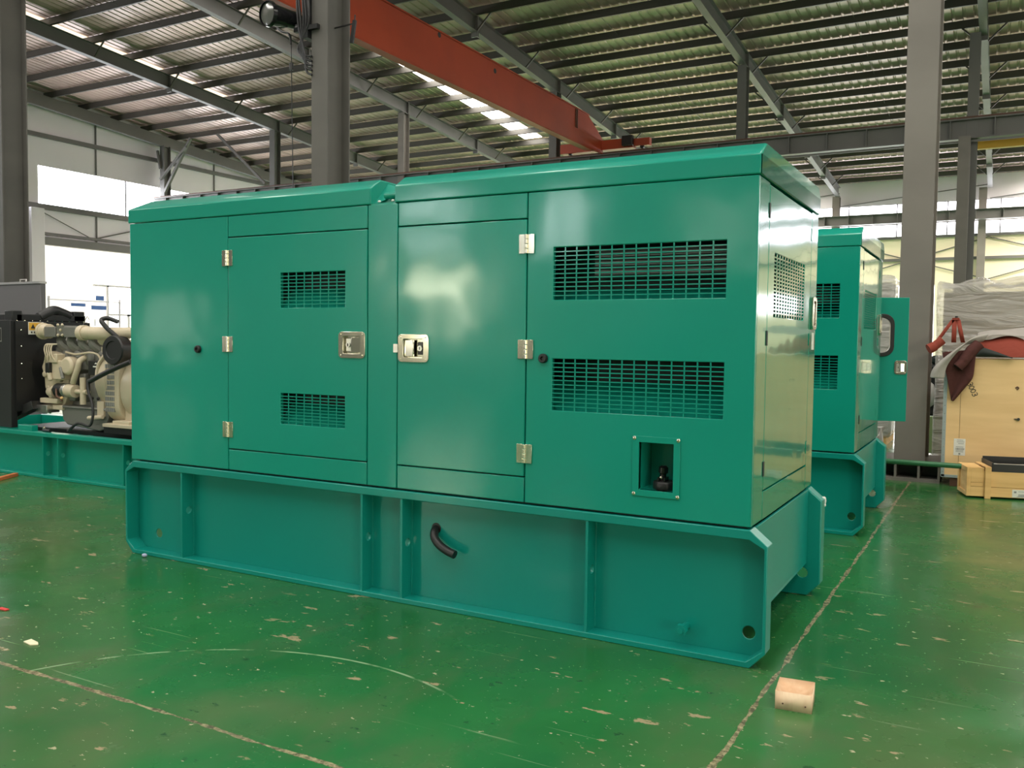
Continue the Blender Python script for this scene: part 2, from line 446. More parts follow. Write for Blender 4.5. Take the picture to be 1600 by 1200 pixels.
b = MB()
b.plate(rect(YN - 0.3, YF + 0.3, -0.1, 13.6), [rect(-10, 19.9, 6.97, 8.6), rect(20.6, 34.0, 6.97, 8.6), rect(20.4, 33.0, 0.05, 5.18)], 'x', XL - 0.2, XL, WALLG)
w = struct(b.build('wall_left', smooth=0), 'grey panelled gable wall on the left', 'wall')
b = MB(); b.box(XL + 0.01, XL + 0.16, YN, YF, 9.80, 9.98, BEAM); b.box(XL + 0.01, XL + 0.16, YN, YF, 6.72, 6.95, BEAM); b.box(XL + 0.01, XL + 0.12, YN, YF, 5.62, 5.74, BEAM)
b.build('girt', w)
b = MB(); b.box(XL + 0.01, XL + 0.3, 20.2, 34, 5.18, 5.52, BEAM); b.build('door_lintel', w)
b = MB()
for y in (16.5, 23.4, 30.4): b.box(XL + 0.005, XL + 0.05, y - 0.03, y + 0.03, 8.6, 11.2, BEAM); b.box(XL + 0.005, XL + 0.05, y - 0.03, y + 0.03, 5.5, 6.97, BEAM)
b.build('panel_seam', w)
b = MB(); b.tube([(XL + 0.1, 20.2, 6.8), (XL + 0.1, 23.3, 5.6)], 0.02, BEAM, 6); b.tube([(XL + 0.1, 26.4, 6.6), (XL + 0.1, 23.3, 5.7)], 0.03, BEAM, 6); b.build('bracing_rod', w)
for i, (y0, y1) in enumerate(((-10, 19.9), (20.6, 34.0))):
    b = MB(); b.box(XL - 0.1, XL - 0.06, y0, y1, 6.97, 8.6, PANE_L)
    o = struct(b.build('window_%d' % (i + 4), smooth=0), 'bright window strip high in the left gable wall, %s its thick post' % ('near side of', 'far side of')[i], 'window')
    b = MB(); y = y0 + (1.0 if i == 0 else 4.4)
    while y < y1: b.box(XL - 0.05, XL + 0.0, y - 0.03, y + 0.03, 6.97, 8.6, BEAM); y += 2.4 if i == 0 else 2.2
    b.build('window_frame', o)
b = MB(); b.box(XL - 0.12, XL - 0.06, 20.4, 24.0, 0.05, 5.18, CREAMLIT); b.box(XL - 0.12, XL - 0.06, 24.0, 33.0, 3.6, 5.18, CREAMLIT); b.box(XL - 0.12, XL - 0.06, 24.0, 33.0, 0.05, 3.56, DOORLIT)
d = struct(b.build('door_2', smooth=0), 'tall cream daylit shutter door in the left gable wall', 'door')
b = MB(); b.box(XL - 0.05, XL + 0.04, 23.2, 33.0, 3.54, 3.62, WALLG); b.box(XL - 0.05, XL + 0.04, 23.9, 24.0, 0, 3.6, WALLG); b.box(XL - 0.05, XL + 0.03, 24.0, 33, 2.2, 2.3, WALLG); b.box(XL - 0.05, XL + 0.03, 25.0, 25.15, 0, 2.3, WALLG)
b.build('door_frame', d)
b = MB(); b.box(XL, XL + 0.5, 19.95, 20.55, 0, 6.7, WALLG)
struct(b.build('pillar', bevel=0.01), 'pale grey pillar at the left gable wall beside the shutter door', 'pillar')

b = MB(); b.box(XR, XR + 0.2, YN - 0.3, YF + 0.3, -0.1, 13.6, WALLG)
struct(b.build('wall_right', smooth=0), 'grey panelled wall on the right', 'wall')
bw = [(-11.7, -9.85, 2.15, 2.95, BACKDOOR), (-11.0, -9.7, 1.35, 2.10, BACKMID), (-11.7, -10.5, 3.45, 3.75, BACKWIN), (-11.8, -10.4, 4.15, 4.75, BACKWIN),
      (-7.9, -7.2, 3.2, 4.4, BACKWIN), (-4.9, -3.4, 3.0, 4.1, BACKDIM), (-21.5, -18.6, 1.0, 2.3, BACKDIM), (15.0, 20.5, 0.05, 4.6, BACKMID)]
b = MB(); b.plate(rect(XL - 0.3, XR + 0.3, -0.1, z_sh(YN) + 0.1), [rect(*q[:4]) for q in bw], 'y', YN - 0.2, YN, WALLD)
struct(b.build('wall_back', smooth=0), 'grey wall behind the camera', 'wall')
for i, q in enumerate(bw):
    b = MB(); b.box(q[0], q[1], YN - 0.12, YN - 0.08, q[2], q[3], q[4])
    struct(b.build('window_%d' % (i + 6), smooth=0), 'daylit opening in the wall behind the camera', 'window')

# roof frames
FRAMES = [-28.2, -21.1, -14.15, -7.12, 0.0]
def slope_bar(b, x, y0, y1, zf, half_w, h, m):
    vs = [Vector((x + sx * half_w, y, zf(y) + dz)) for y in (y0, y1) for dz in (0, h) for sx in (-1, 1)]
    b.add(vs, [(0, 1, 3, 2), (4, 6, 7, 5), (0, 4, 5, 1), (2, 3, 7, 6), (0, 2, 6, 4), (1, 5, 7, 3)], m)
def rafter(x, label):
    b = MB()
    slope_bar(b, x, RIDGE, YF - 0.4, lambda y: z_rb(y), 0.11, 0.02, BEAM)
    slope_bar(b, x, RIDGE, YF - 0.4, lambda y: z_rb(y) + 0.48, 0.11, 0.018, BEAM)
    slope_bar(b, x, RIDGE, YF - 0.4, lambda y: z_rb(y) + 0.02, 0.014, 0.46, BEAM)
    for y in (9.5, 13.5, 21.0, 27.0, 32.5, 38.0, 42.0):      # splice plates
        b.box(x - 0.12, x + 0.12, y - 0.03, y + 0.03, z_rb(y) - 0.14, z_rb(y) + 0.5, BEAM)
    o = struct(b.build('rafter', smooth=0), label, 'roof beam', 'steel rafters across the hall')
    for k in range(-7, 12, 2):
        y = 25.85 + 1.65 * k + 0.06
        for sx in (-1, 1):
            f = MB(); f.bar((x + sx * 0.10, y, z_rb(y) + 0.03), (x + sx * 0.62, y, z_pb(y) + 0.03), 0.045, 0.045, PURL)
            f.build('fly_brace', o, smooth=0)
    return o
side = ['steel rafter passing behind the top of the left grey column', 'steel rafter over the pale post behind the generator, left of the red crane girder',
        'steel rafter just right of the red crane girder', 'steel rafter over the dark post right of the crane', 'steel rafter at the far right behind the big column']
for x, l in zip(FRAMES, side): rafter(x, l)
b = MB()
slope_bar(b, XL + 0.55, RIDGE, YF - 0.4, lambda y: z_rb(y) - 0.05, 0.11, 0.5, BEAM)
struct(b.build('rafter', smooth=0), 'steel gable rafter along the left end wall', 'roof beam', 'steel rafters across the hall')
k = -9
while 25.85 + 1.65 * k < YF - 0.5:
    y = 25.85 + 1.65 * k; z = z_pb(y)
    b = MB()
    b.box(XL, XR, y - 0.006, y + 0.006, z, z + 0.24, PURL)
    b.box(XL, XR, y - 0.006, y + 0.075, z, z + 0.012, PURL); b.box(XL, XR, y - 0.006, y + 0.075, z + 0.228, z + 0.24, PURL)
    b.box(XL, XR, y + 0.065, y + 0.075, z + 0.01, z + 0.035, PURL)
    struct(b.build('purlin', smooth=0), 'dark steel purlin under the roof sheet, row %s from the near end' % (k + 10), 'purlin', 'roof purlins')
    k += 1
# sag rods between purlins
for x in (-32.0, -24.6, -17.6, -10.6, -3.5):
    b = MB(); b.tube([(x, 13, z_pb(13) + 0.1), (x, 45.5, z_pb(45.5) + 0.1)], 0.008, PURL, 5)
    struct(b.build('sag_rod', smooth=0), 'thin sag rod tying the purlins', 'rod', 'sag rods under the roof')
b = MB()
for k in range(-2, 12):
    y = 25.85 + 1.65 * k + 0.16
    x = -16.5 + 0.3 * (k % 2)
    while x < 4:
        zz = z_sh(y) - 0.006
        b.add([(x - 0.014, y - 0.02, zz), (x + 0.014, y - 0.02, zz), (x + 0.014, y + 0.02, zz), (x - 0.014, y + 0.02, zz)], [(0, 3, 2, 1)], PINHOLE); x += 0.60
o = b.build('roofing_screw_holes', smooth=0, recalc=False); o['kind'] = 'stuff'; o['label'] = 'tiny daylight dots along the purlins where the roof screws pass'; o['category'] = 'screw holes'
# roof strips: one daylit and seen, the others added for their light
def skylight(x0, x1, y0, y1, m, label):
    b = MB(); vs = [Vector((x, y, z_sh(y) - 0.012)) for y in (y0, y1) for x in (x0, x1)]
    b.add(vs, [(0, 2, 3, 1)], m)
    return struct(b.build('skylight', smooth=0, recalc=False), label, 'skylight', 'daylit roof strips')
skylight(-19.30, -18.38, 12.0, 34.0, SKY, 'bright translucent roof strip beneath the red crane girder')
skylight(-29.1, -28.45, 12.0, 25.0, GLIMMER, 'added dim glowing strip imitating reflected glimmer on the roof beside the left rafter')  # glow imitates light reflected off the sheeting by the rafter
for x in (-24, -12.5, -6.5, -0.5, 5.5, 11.5):
    skylight(x, x + 1.0, -13.0, 5.9, SKY, 'added unseen light strip under the roof of the near bay')  # out of view, added to light the front generator and floor
for x in (6.6, 13.0):
    skylight(x, x + 1.0, 6.1, 46.0, SKY, 'added unseen light strip under the roof at the right side of the hall')  # out of view, added to light the right part
for x in (-24.0, -20.0, -16.0, -12.0):
    skylight(x, x + 1.2, 38.0, 46.5, FARFILL, 'added hidden light strip under the roof near the far wall behind the generators')  # hidden from the camera, added to brighten the far wall
skylight(3.4, 5.0, 36.0, 46.5, FARFILL, 'added unseen light strip under the roof near the far wall at the right')  # added beyond the frame to brighten the far wall

# near column row, heavy H columns
def h_column(x, y, w, d, z0, z1, label, m=COLM, t=0.02):
    b = MB()
    b.box(x - w / 2, x + w / 2, y, y + t, z0, z1, m); b.box(x - w / 2, x + w / 2, y + d - t, y + d, z0, z1, m)
    b.box(x - t / 2, x + t / 2, y + t, y + d - t, z0, z1, m)
    o = struct(b.build('column', bevel=0.003), label, 'column', 'steel columns of the hall')
    return o
near_cols = [(0.095, 'big grey column at the right beside the second generator'), (-7.13, 'grey column rising behind the middle of the front generator'), (-14.23, 'dark grey column at the left edge of the picture')]
for x, l in near_cols:
    o = h_column(x, 5.66, 0.27, 0.46, 0.18, z_rb(5.9), l, COLM if x > -1 else COLD)
    b = MB()
    b.box(x - 0.27, x + 0.27, 5.55, 6.25, 0.0, 0.03, COLM); b.box(x - 0.27, x + 0.27, 5.55, 6.25, 0.16, 0.18, COLM)
    for gx in (-0.26, -0.11, 0.09, 0.26): b.box(x + gx - 0.01, x + gx + 0.01, 5.56, 6.24, 0.03, 0.16, COLM)
    b.box(x - 0.26, x + 0.26, 5.86, 5.9, 0.03, 0.16, COLM)
    b.build('base_shoe', o)
# far row: posts from floor to roof, crane runway on brackets
far_l = ['far post near the left gable wall', 'far post seen left of the grey column behind the generator', 'pale lit far post above the lid joint of the front generator',
         'far post half hidden behind the end of the red crane girder', 'dark far post above the right half of the front generator', 'far post beyond the big right column']
for x, l in zip([-35.4, -28.2, -21.1, -14.15, -7.12, -0.2], far_l):
    o = h_column(x, 26.6, 0.30, 0.4, 0, z_rb(26.8), l, BEAM if x != -21.1 else COLM)  # the lit post takes a paler paint, its brightness put into the colour
    if x > -10:
        b = MB(); b.box(x - 0.34, x - 0.02, 26.2, 26.58, 0, 7.45, COLM); b.build('crane_post', o)
for x in (-28.2, -35.4):
    pass
b = MB()
for sx, L in ((-1, 1.0), (1, 2.6)):
    b.bar((-35.4, 26.5, 8.9 if sx > 0 else 9.4), (-35.4 + sx * 0.2 + 1.6 * sx * (sx > 0), 26.5 + 0.01, 10.3), 0.10, 0.10, BEAM)
b.bar((-35.2, 26.6, 8.3), (-33.4, 26.6, 10.7), 0.12, 0.12, BEAM); b.bar((-31.6, 26.6, 10.7), (-28.6, 26.6, 8.2), 0.10, 0.10, BEAM)
struct(b.build('knee_brace', smooth=0), 'diagonal steel braces beside the left far post', 'brace')
wall_l = ['wall post at the far wall above the second generator', 'wall post at the far wall beside the right edge posts', 'wall post at the far wall behind the dark far post']
for x, l in zip([-7.2, -0.3], wall_l):
    o = h_column(x, 46.4, 0.36, 0.4, 0, z_rb(46.4), l, COLM)
b = MB()
b.box(XL, XR, 26.45, 26.80, 7.98, 8.02, BEAM); b.box(XL, XR, 26.45, 26.80, 7.42, 7.46, BEAM); b.box(XL, XR, 26.61, 26.64, 7.46, 7.98, BEAM)
o = struct(b.build('runway_beam', smooth=0), 'long steel crane runway beam behind the generators', 'crane runway')
b = MB()
x = -35.0
while x < 21: b.box(x - 0.012, x + 0.012, 26.46, 26.61, 7.46, 7.98, BEAM); x += 1.18
b.build('stiffener', o, smooth=0)
b = MB(); b.box(XL, XR, 26.58, 26.66, 8.02, 8.10, BROWN); b.build('crane_rail', o, smooth=0)
b = MB(); b.box(XL, XR, 26.40, 26.44, 7.30, 7.36, BEAM); b.build('conductor_bar', o, smooth=0)
b = MB()
b.box(XL, XR, 45.7, 46.05, 7.92, 7.96, BEAM); b.box(XL, XR, 45.7, 46.05, 7.45, 7.49, BEAM); b.box(XL, XR, 45.86, 45.89, 7.49, 7.92, BEAM)
o = struct(b.build('runway_beam', smooth=0), 'second crane runway beam between the two far window strips', 'crane runway')
b = MB(); x = -10.0
while x < 21: b.box(x - 0.012, x + 0.012, 45.71, 45.86, 7.49, 7.92, BEAM); x += 1.18
b.build('stiffener', o, smooth=0)
b = MB(); b.box(XL, XR, 5.75, 6.10, 7.4, 7.98, BEAM); struct(b.build('runway_beam', smooth=0), 'crane runway beam along the near column row', 'crane runway')
b = MB(); b.box(-0.1, 10.0, 27.3, 27.5, 7.25, 7.45, YELLOW); b.box(-0.1, 10, 27.38, 27.42, 7.45, 7.65, YELLOW)
tag(b.build('crane_bar', smooth=0), 'bright yellow bar under the runway beam at the right edge', 'crane')

# overhead crane
cr = thing('overhead_crane', 'orange red overhead crane girder under the roof', 'crane', (-12.15, 16.0, 8.0))
off = (-12.15, 16.0, 8.0)
b = MB(off)
gx0, gx1 = -12.32, -12.15
prof = [(6.3, 8.5), (7.6, 8.03), (25.6, 8.03), (26.75, 8.16), (26.75, 8.55), (25.4, 9.16), (7.6, 9.16), (6.3, 8.9)]
b.plate(prof, [], 'x', gx0, gx1, ORANGE)
b.box(gx0 - 0.05, gx1 + 0.05, 7.6, 25.6, 8.0, 8.03, ORANGE)
b.box(gx0 - 0.05, gx1 + 0.05, 7.6, 25.4, 9.16, 9.19, ORANGE)
b.build('girder', cr, smooth=0)
b = MB(off); b.box(gx1, gx1 + 0.05, 7.6, 26.6, 8.035, 8.50, ORANGE); b.build('web_band', cr, smooth=0)
for y in (15.98, 18.85):
    b = MB(off); b.cyl((gx1 - 0.02, y, 9.10 if y < 17 else 8.95), (gx1 + 0.006, y, 9.10 if y < 17 else 8.95), 0.07, INK)
    b.build('lightening_hole', cr)
for yc in (26.62, 5.93):
    b = MB(off); b.box(-13.75, -10.9, yc - 0.17, yc + 0.17, 8.16, 8.50, ORANGE); b.box(-10.9, -10.3, yc - 0.12, yc + 0.12, 8.2, 8.46, ORANGE)
    e = b.build('end_carriage', cr, bevel=0.01)
    for xw in (-13.4, -10.6):
        b = MB(off); b.cyl((xw, yc - 0.05, 8.175), (xw, yc + 0.05, 8.175), 0.07, BLACK); b.build('wheel', e)
b = MB(off); b.box(-11.25, -10.85, 26.25, 26.45, 8.2, 8.55, BLACK); b.build('drive_motor', cr, bevel=0.02)
b = MB(off)
for y in (24.3, 24.42): b.box(gx1, gx1 + 0.03, y, y + 0.035, 8.42, 9.16, BROWN)
b.build('splice_plate', cr, smooth=0)

# ------------------------------------------------------------------ floodlight with cables on the middle column
fl = thing('floodlight', 'round dark floodlight with looping cables high on the column behind the generator', 'lamp', (-7.6, 5.7, 5.5))
off = (-7.6, 5.7, 5.5)
b = MB(off); ax = Vector((0.15, 0.96, 0.08)).normalized()
o0 = Vector((-7.66, 5.25, 5.46))
b.lathe(o0, ax, [(0.0, 0.148), (0.0, 0.160), (0.05, 0.165), (0.07, 0.145), (0.18, 0.13), (0.34, 0.115), (0.50, 0.11), (0.53, 0.06), (0.53, 0.0)], BLACKGLOSS); b.build('housing', fl)
b = MB(off); b.lathe(o0 + ax * 0.012, ax, [(0.0, 0.0), (0.004, 0.08), (0.012, 0.148)], GLASSL); b.build('lens', fl)
b = MB(off); b.box(-7.52, -7.12, 5.60, 5.655, 5.30, 5.36, BLACK); b.bar((-7.5, 5.63, 5.33), (-7.55, 5.7, 5.55), 0.04, 0.04, BLACK); b.box(-7.37, -7.28, 5.6, 5.82, 5.2, 5.9, BLACK); b.build('bracket', fl)
b = MB(off)
b.tube(spline([(-8.08, 5.7, 6.1), (-8.06, 5.7, 5.83), (-7.96, 5.68, 5.54), (-7.80, 5.66, 5.38), (-7.66, 5.66, 5.32), (-7.62, 5.66, 5.18)]), 0.014, BLACK, 8)
b.build('cable', fl)
for i in range(5):
    b = MB(off); xx = -7.46 + 0.045 * i
    b.tube(spline([(xx, 5.62, 6.6), (xx - 0.02 * (i % 2), 5.60, 5.9), (xx + 0.02, 5.6, 5.4), (-7.34 - 0.03 * i, 5.62, 5.0 + 0.02 * i), (-7.32, 5.63, 4.78 + 0.05 * i), (-7.24, 5.64, 4.72 + 0.06 * i)]), 0.016, BLACK, 8)
    b.build('cable', fl)
pc = thing('pull_cord', 'thin pull cord with a small weight hanging below the floodlight', 'cord', (-7.6, 5.66, 4.0))
off2 = (-7.6, 5.66, 4.0)
b = MB(off2); b.tube([(-7.62, 5.66, 5.3), (-7.60, 5.66, 4.0), (-7.57, 5.66, 2.6)], 0.006, BLACK, 6); b.build('cord', pc)
b = MB(off2); b.cyl((-7.615, 5.66, 4.84), (-7.615, 5.66, 4.93), 0.03, BLACK, n=10); b.build('weight', pc)
b = MB(); b.bar((-6.83, 5.95, 5.16), (-6.78, 5.95, 5.45), 0.05, 0.03, BLACK); b.tube([(-6.78, 5.95, 5.45), (-6.775, 5.95, 5.52)], 0.008, BLACK, 6)
b.bar((-7.118, 5.95, 5.40), (-6.79, 5.95, 5.41), 0.015, 0.015, BLACK)
tag(b.build('cable_hanger', smooth=0), 'short black bar hanging at the right side of the middle column', 'hanger')

# ------------------------------------------------------------------ enclosed generator
ZB, ZS, W, L = 0.552, 1.915, 1.232, 3.6
G = 0.0028                                             # half of a panel gap

def grille(b, axis, t0, t1, u0, u1, z0, z1, cols, rows, bu, bz, m):
    """perforated field: bars in both directions, axis y -> u is x, axis x -> u is y"""
    def bx(ua, ub, za, zb):
        if axis == 'y': b.box(ua, ub, t0, t1, za, zb, m)
        else: b.box(t0, t1, ua, ub, za, zb, m)
    pu, pz = (u1 - u0) / cols, (z1 - z0) / rows
    for i in range(1, cols): bx(u0 + i * pu - bu / 2, u0 + i * pu + bu / 2, z0, z1)
    for j in range(1, rows): bx(u0, u1, z0 + j * pz - bz / 2, z0 + j * pz + bz / 2)

def latch(parent, off, x0, x1, z0, z1, y, paddle_right, off_cap=False):
    b = MB(off); cx, cz = (x0 + x1) / 2, (z0 + z1) / 2; iw = (x1 - x0) * 0.33; ih = (z1 - z0) * 0.33
    b.plate(rrect(x0, x1, z0, z1, 0.02), [rrect(cx - iw, cx + iw, cz - ih, cz + ih, 0.008, 3)], 'y', y - 0.006, y, CHROME)
    b.box(cx - iw - 0.004, cx + iw + 0.004, y + 0.014, y + 0.017, cz - ih - 0.004, cz + ih + 0.004, CHROME)
    for za, zb in ((cz - ih - 0.004, cz - ih), (cz + ih, cz + ih + 0.004)): b.box(cx - iw, cx + iw, y - 0.001, y + 0.014, za, zb, CHROME)
    for xa, xb in ((cx - iw - 0.004, cx - iw), (cx + iw, cx + iw + 0.004)): b.box(xa, xb, y - 0.001, y + 0.014, cz - ih, cz + ih, CHROME)
    for px in (x0 + 0.016, x1 - 0.016):
        for pz in (z0 + 0.014, z1 - 0.014): b.ball((px, y - 0.006, pz), 0.005, CHROME, (1, 0.5, 1), 8)
    b.build('latch_plate', parent, bevel=0.0015)
    b = MB(off); s = 1 if paddle_right else -1
    pa, pb = sorted((cx + s * iw * 0.95, cx - s * iw * 0.05))
    M = Matrix.Translation(((pa + pb) / 2, y + 0.003, cz)) @ Matrix.Rotation(0.16 * s, 4, 'Z')
    b.box(-(pb - pa) / 2, (pb - pa) / 2, -0.005, 0.004, -ih * 0.92, ih * 0.92, CHROME, M)
    b.build('latch_paddle', parent, bevel=0.003)
    b = MB(off); lx = cx - s * iw * 0.55
    b.cyl((lx, y + 0.003, cz), (lx, y + 0.015, cz), 0.013, STEEL, n=14); b.box(lx - 0.002, lx + 0.002, y + 0.001, y + 0.004, cz - 0.007, cz + 0.007, INK)
    b.box(lx - 0.015, lx + 0.015, y + 0.010, y + 0.0145, cz - 0.03, cz + 0.03, STEEL if paddle_right else BLACKGLOSS)
    b.build('lock_cylinder', parent)

def lhole(x0, x1, z0, z1):
    cx, cz = (x0 + x1) / 2, (z0 + z1) / 2; iw = (x1 - x0) * 0.33 + 0.0042; ih = (z1 - z0) * 0.33 + 0.0042
    return rect(cx - iw, cx + iw, cz - ih, cz + ih)

def hinge(parent, off, x, z, y):
    b = MB(off)
    b.box(x - 0.038, x - 0.006, y - 0.006, y - 0.0005, z - 0.042, z + 0.042, CHROME); b.box(x + 0.006, x + 0.038, y - 0.006, y - 0.0005, z - 0.042, z + 0.042, CHROME)
    for k in range(4): b.cyl((x, y - 0.009, z - 0.042 + 0.021 * k + 0.001), (x, y - 0.009, z - 0.042 + 0.021 * k + 0.020), 0.008, CHROME, n=12)
    b.build('hinge', parent, bevel=0.001)

def base_frame(root, off, x0, x1, y0, y1, h, ribs_x, m, deck=True):
    """two folded side pans with ribs, joined by end members"""
    web = 0.085; ch = 0.07
    def outline(g=0.0):
        return [(x0 + ch - 0.01 + g, 0 + g), (x1 - ch + 0.01 - g, 0 + g), (x1 - g, ch - 0.005 + g), (x1 - g, h - ch + 0.012 - g), (x1 - ch - g, h - g), (x0 + ch + g, h - g), (x0 + g, h - ch + 0.012 - g), (x0 + g, ch - 0.005 + g)]
    for (ya, yw, side) in ((y0, y0 + web, 'f'), (y1 - web, y1 - web, 'r')):
        b = MB(off)
        ol = outline(); il = [(x0 + ch + 0.005, 0.024), (x1 - ch - 0.005, 0.024), (x1 - 0.013, ch + 0.004), (x1 - 0.013, h - ch), (x1 - ch - 0.004, h - 0.038), (x0 + ch + 0.004, h - 0.038), (x0 + 0.013, h - ch), (x0 + 0.013, ch + 0.004)]
        b.plate(ol, [il], 'y', ya, ya + web, m)
        wl = outline(0.002)
        hs = [circ(x0 + 0.185, 0.115, 0.026), circ(x1 - 0.085, 0.115, 0.026)]
        yy = yw if side == 'f' else yw - 0.008
        b.plate(wl, hs, 'y', yy, yy + 0.008, m)
        b.build('side_channel', root, bevel=0.003)
    for rx in ribs_x:
        b = MB(off)
        b.plate(rect(y0 + 0.003, y0 + web, 0.024, h - 0.038), [circ(y0 + 0.05, h * 0.53, 0.021, 14)], 'x', rx - 0.006, rx + 0.006, m)
        b.tube([(rx + 0.008, y0 + web - 0.002, 0.03), (rx + 0.008, y0 + web - 0.002, h - 0.04)], 0.004, m, 6)
        b.build('rib', root)
    for xe in (x0 + 0.065, x1 - 0.065 - 0.012):
        b = MB(off); b.box(xe, xe + 0.012, y0 + web + 0.009, y1 - web - 0.009, 0.175, h - 0.002, m); b.box(xe - 0.05, xe + 0.012, y0 + web + 0.009, y1 - web - 0.009, 0.165, 0.175, m)
        b.build('end_member', root, bevel=0.002)
    b = MB(off)
    for xr in ribs_x: b.box(xr - 0.03, xr + 0.03, y0 + web + 0.01, y1 - web - 0.012, 0.05, h - 0.04, m)
    if deck: b.box(x0 + 0.2, x1 - 0.2, y0 + web + 0.01, y1 - web - 0.02, h - 0.03, h - 0.004, m)
    b.build('cross_member', root)

def generator(label):
    g = thing('diesel_generator', label, 'generator', (0, 0, 0))
    O = (0, 0, 0); T = 0.022
    base_frame(g, O, -3.645, 0.07, -0.012, W + 0.012, 0.543, [-3.175, -1.90, -1.66, -0.69], PAINT_BASE)
    # front panels
    b = MB(); b.box(-L, -2.815 - G, 0, T, ZB, ZS - G, PAINT); b.build('left_panel', g, bevel=0.003)
    b = MB(); b.box(-1.875 + G, -1.695 - G, 0, T, ZB, ZS - G, PAINT); b.build('center_post', g, bevel=0.003)
    for xa, xb in ((-2.815, -1.875), (-1.695, -1.0)):
        b = MB(); b.box(xa + G, xb - G, 0, T, 1.80 + G, ZS - G, PAINT); b.build('header_panel', g, bevel=0.003)
        b = MB(); b.box(xa + G, xb - G, 0, T, ZB, 0.665 - G, PAINT); b.build('sill_panel', g, bevel=0.003)
    # frame behind the seams, floor and partitions
    b = MB()
    for x in (-2.815, -1.875, -1.695, -1.0): b.box(x - 0.03, x + 0.03, T + 0.001, T + 0.03, ZB, ZS, DARK)
    for z in (1.80, 0.665): b.box(-2.8, -1.0, T + 0.001, T + 0.03, z - 0.03, z + 0.03, DARK)
    b.box(-L + 0.02, -0.03, T + 0.001, T + 0.03, ZS - 0.03, ZS - 0.004, DARK)
    b.box(-L + 0.02, -0.02, 0.015, W - 0.02, ZB - 0.006, ZB + 0.01, DARK)
    b.build('inner_frame', g)
    # doors
    d = MB(); d.plate(rect(-2.815 + G, -1.875 - G, 0.665 + G, 1.80 - G), [rect(-2.437, -2.013, 1.422, 1.602), rect(-2.437, -2.013, 0.822, 0.982), lhole(-2.05, -1.885, 1.172, 1.302)], 'y', -0.002, T - 0.002, PAINT)
    d1 = d.build('door', g, bevel=0.003)
    for z0, z1 in ((1.422, 1.602), (0.822, 0.982)):
        b = MB(); grille(b, 'y', -0.001, 0.002, -2.437, -2.013, z0, z1, 8, 10, 0.0056, 0.0046, PAINT); b.build('vent_grille', d1, smooth=0)
        b = MB(); b.add([(-2.47, 0.12, z0 + 0.10), (-1.98, 0.12, z0 + 0.10), (-1.98, 0.006, z0 - 0.01), (-2.47, 0.006, z0 - 0.01)], [(0, 1, 2, 3)], PAINT)
        b.box(-2.47, -1.98, 0.12, 0.13, z0 - 0.02, z1 + 0.02, DARK); b.box(-2.475, -2.465, 0.025, 0.12, z0 - 0.02, z1 + 0.02, DARK)
        b.build('vent_baffle', d1, smooth=0)
    latch(d1, O, -2.05, -1.885, 1.172, 1.302, -0.002, True)
    for z in (1.69, 1.23, 0.77): hinge(d1, O, -2.815, z, -0.001)
    d = MB(); d.plate(rect(-1.695 + G, -1.0 - G, 0.665 + G, 1.80 - G), [lhole(-1.687, -1.512, 1.160, 1.292)], 'y', -0.002, T - 0.002, PAINT)
    d2 = d.build('door', g, bevel=0.003)
    latch(d2, O, -1.687, -1.512, 1.160, 1.292, -0.002, False)
    b = MB(); b.box(-1.715, -1.69, -0.006, 0.0, 1.205, 1.245, STEEL); b.build('latch_bolt', d2)
    for z in (1.69, 1.23, 0.77): hinge(d2, O, -1.0, z, -0.001)
    # right panel
    b = MB(); vents = [(-0.870, -0.120, 1.445, 1.670), (-0.870, -0.120, 0.968, 1.192)]
    b.plate(rect(-1.0 + G, 0.0, ZB, ZS - G), [rect(*v) for v in vents] + [rect(-0.464, -0.316, 0.660, 0.857)], 'y', 0, T, PAINT)
    rp = b.build('right_panel', g, bevel=0.003)
    for v in vents:
        b = MB(); grille(b, 'y', 0.002, 0.005, *v, 14, 12, 0.0058, 0.0046, PAINT); b.build('vent_grille', rp, smooth=0)
    b = MB()
    b.box(-0.93, -0.06, 0.19, 0.20, 0.9, 1.75, DARK)
    b.box(-0.72, -0.06, 0.10, 0.18, 1.545, 1.66, RADG)
    for k in range(9): b.box(-0.72, -0.06, 0.092, 0.10, 1.550 + 0.0125 * k, 1.556 + 0.0125 * k, DARK)
    b.add([(-0.95, 0.19, 1.50), (-0.05, 0.19, 1.50), (-0.05, 0.026, 1.43), (-0.95, 0.026, 1.43)], [(0, 1, 2, 3)], PAINT)
    b.add([(-0.95, 0.19, 1.09), (-0.05, 0.19, 1.09), (-0.05, 0.026, 0.95), (-0.95, 0.026, 0.95)], [(0, 1, 2, 3)], PAINT)
    b.build('radiator_core', rp, smooth=0)
    # filler recess
    b = MB()
    b.plate(rect(-0.492, -0.288, 0.634, 0.882), [rect(-0.464, -0.316, 0.660, 0.857)], 'y', -0.006, 0.0, PAINT)
    b.box(-0.464, -0.316, 0.145, 0.15, 0.66, 0.857, PAINT); b.box(-0.468, -0.464, -0.004, 0.15, 0.656, 0.861, PAINT); b.box(-0.316, -0.312, -0.004, 0.15, 0.656, 0.861, PAINT)
    b.box(-0.468, -0.312, -0.004, 0.15, 0.656, 0.660, PAINT); b.box(-0.468, -0.312, -0.004, 0.15, 0.857, 0.861, PAINT)
    fr = b.build('filler_recess', g, bevel=0.001)
    for sx in (-0.484, -0.296):
        for sz in (0.643, 0.873):
            b = MB(); b.ball((sx, -0.006, sz), 0.0085, CHROME, (1, 0.6, 1), 10); b.build('screw', fr)
    b = MB(); b.lathe((-0.372, 0.062, 0.660), (0, 0, 1), [(0, 0.0), (0, 0.047), (0.006, 0.050), (0.028, 0.050), (0.034, 0.046), (0.036, 0.0)], BLACK)
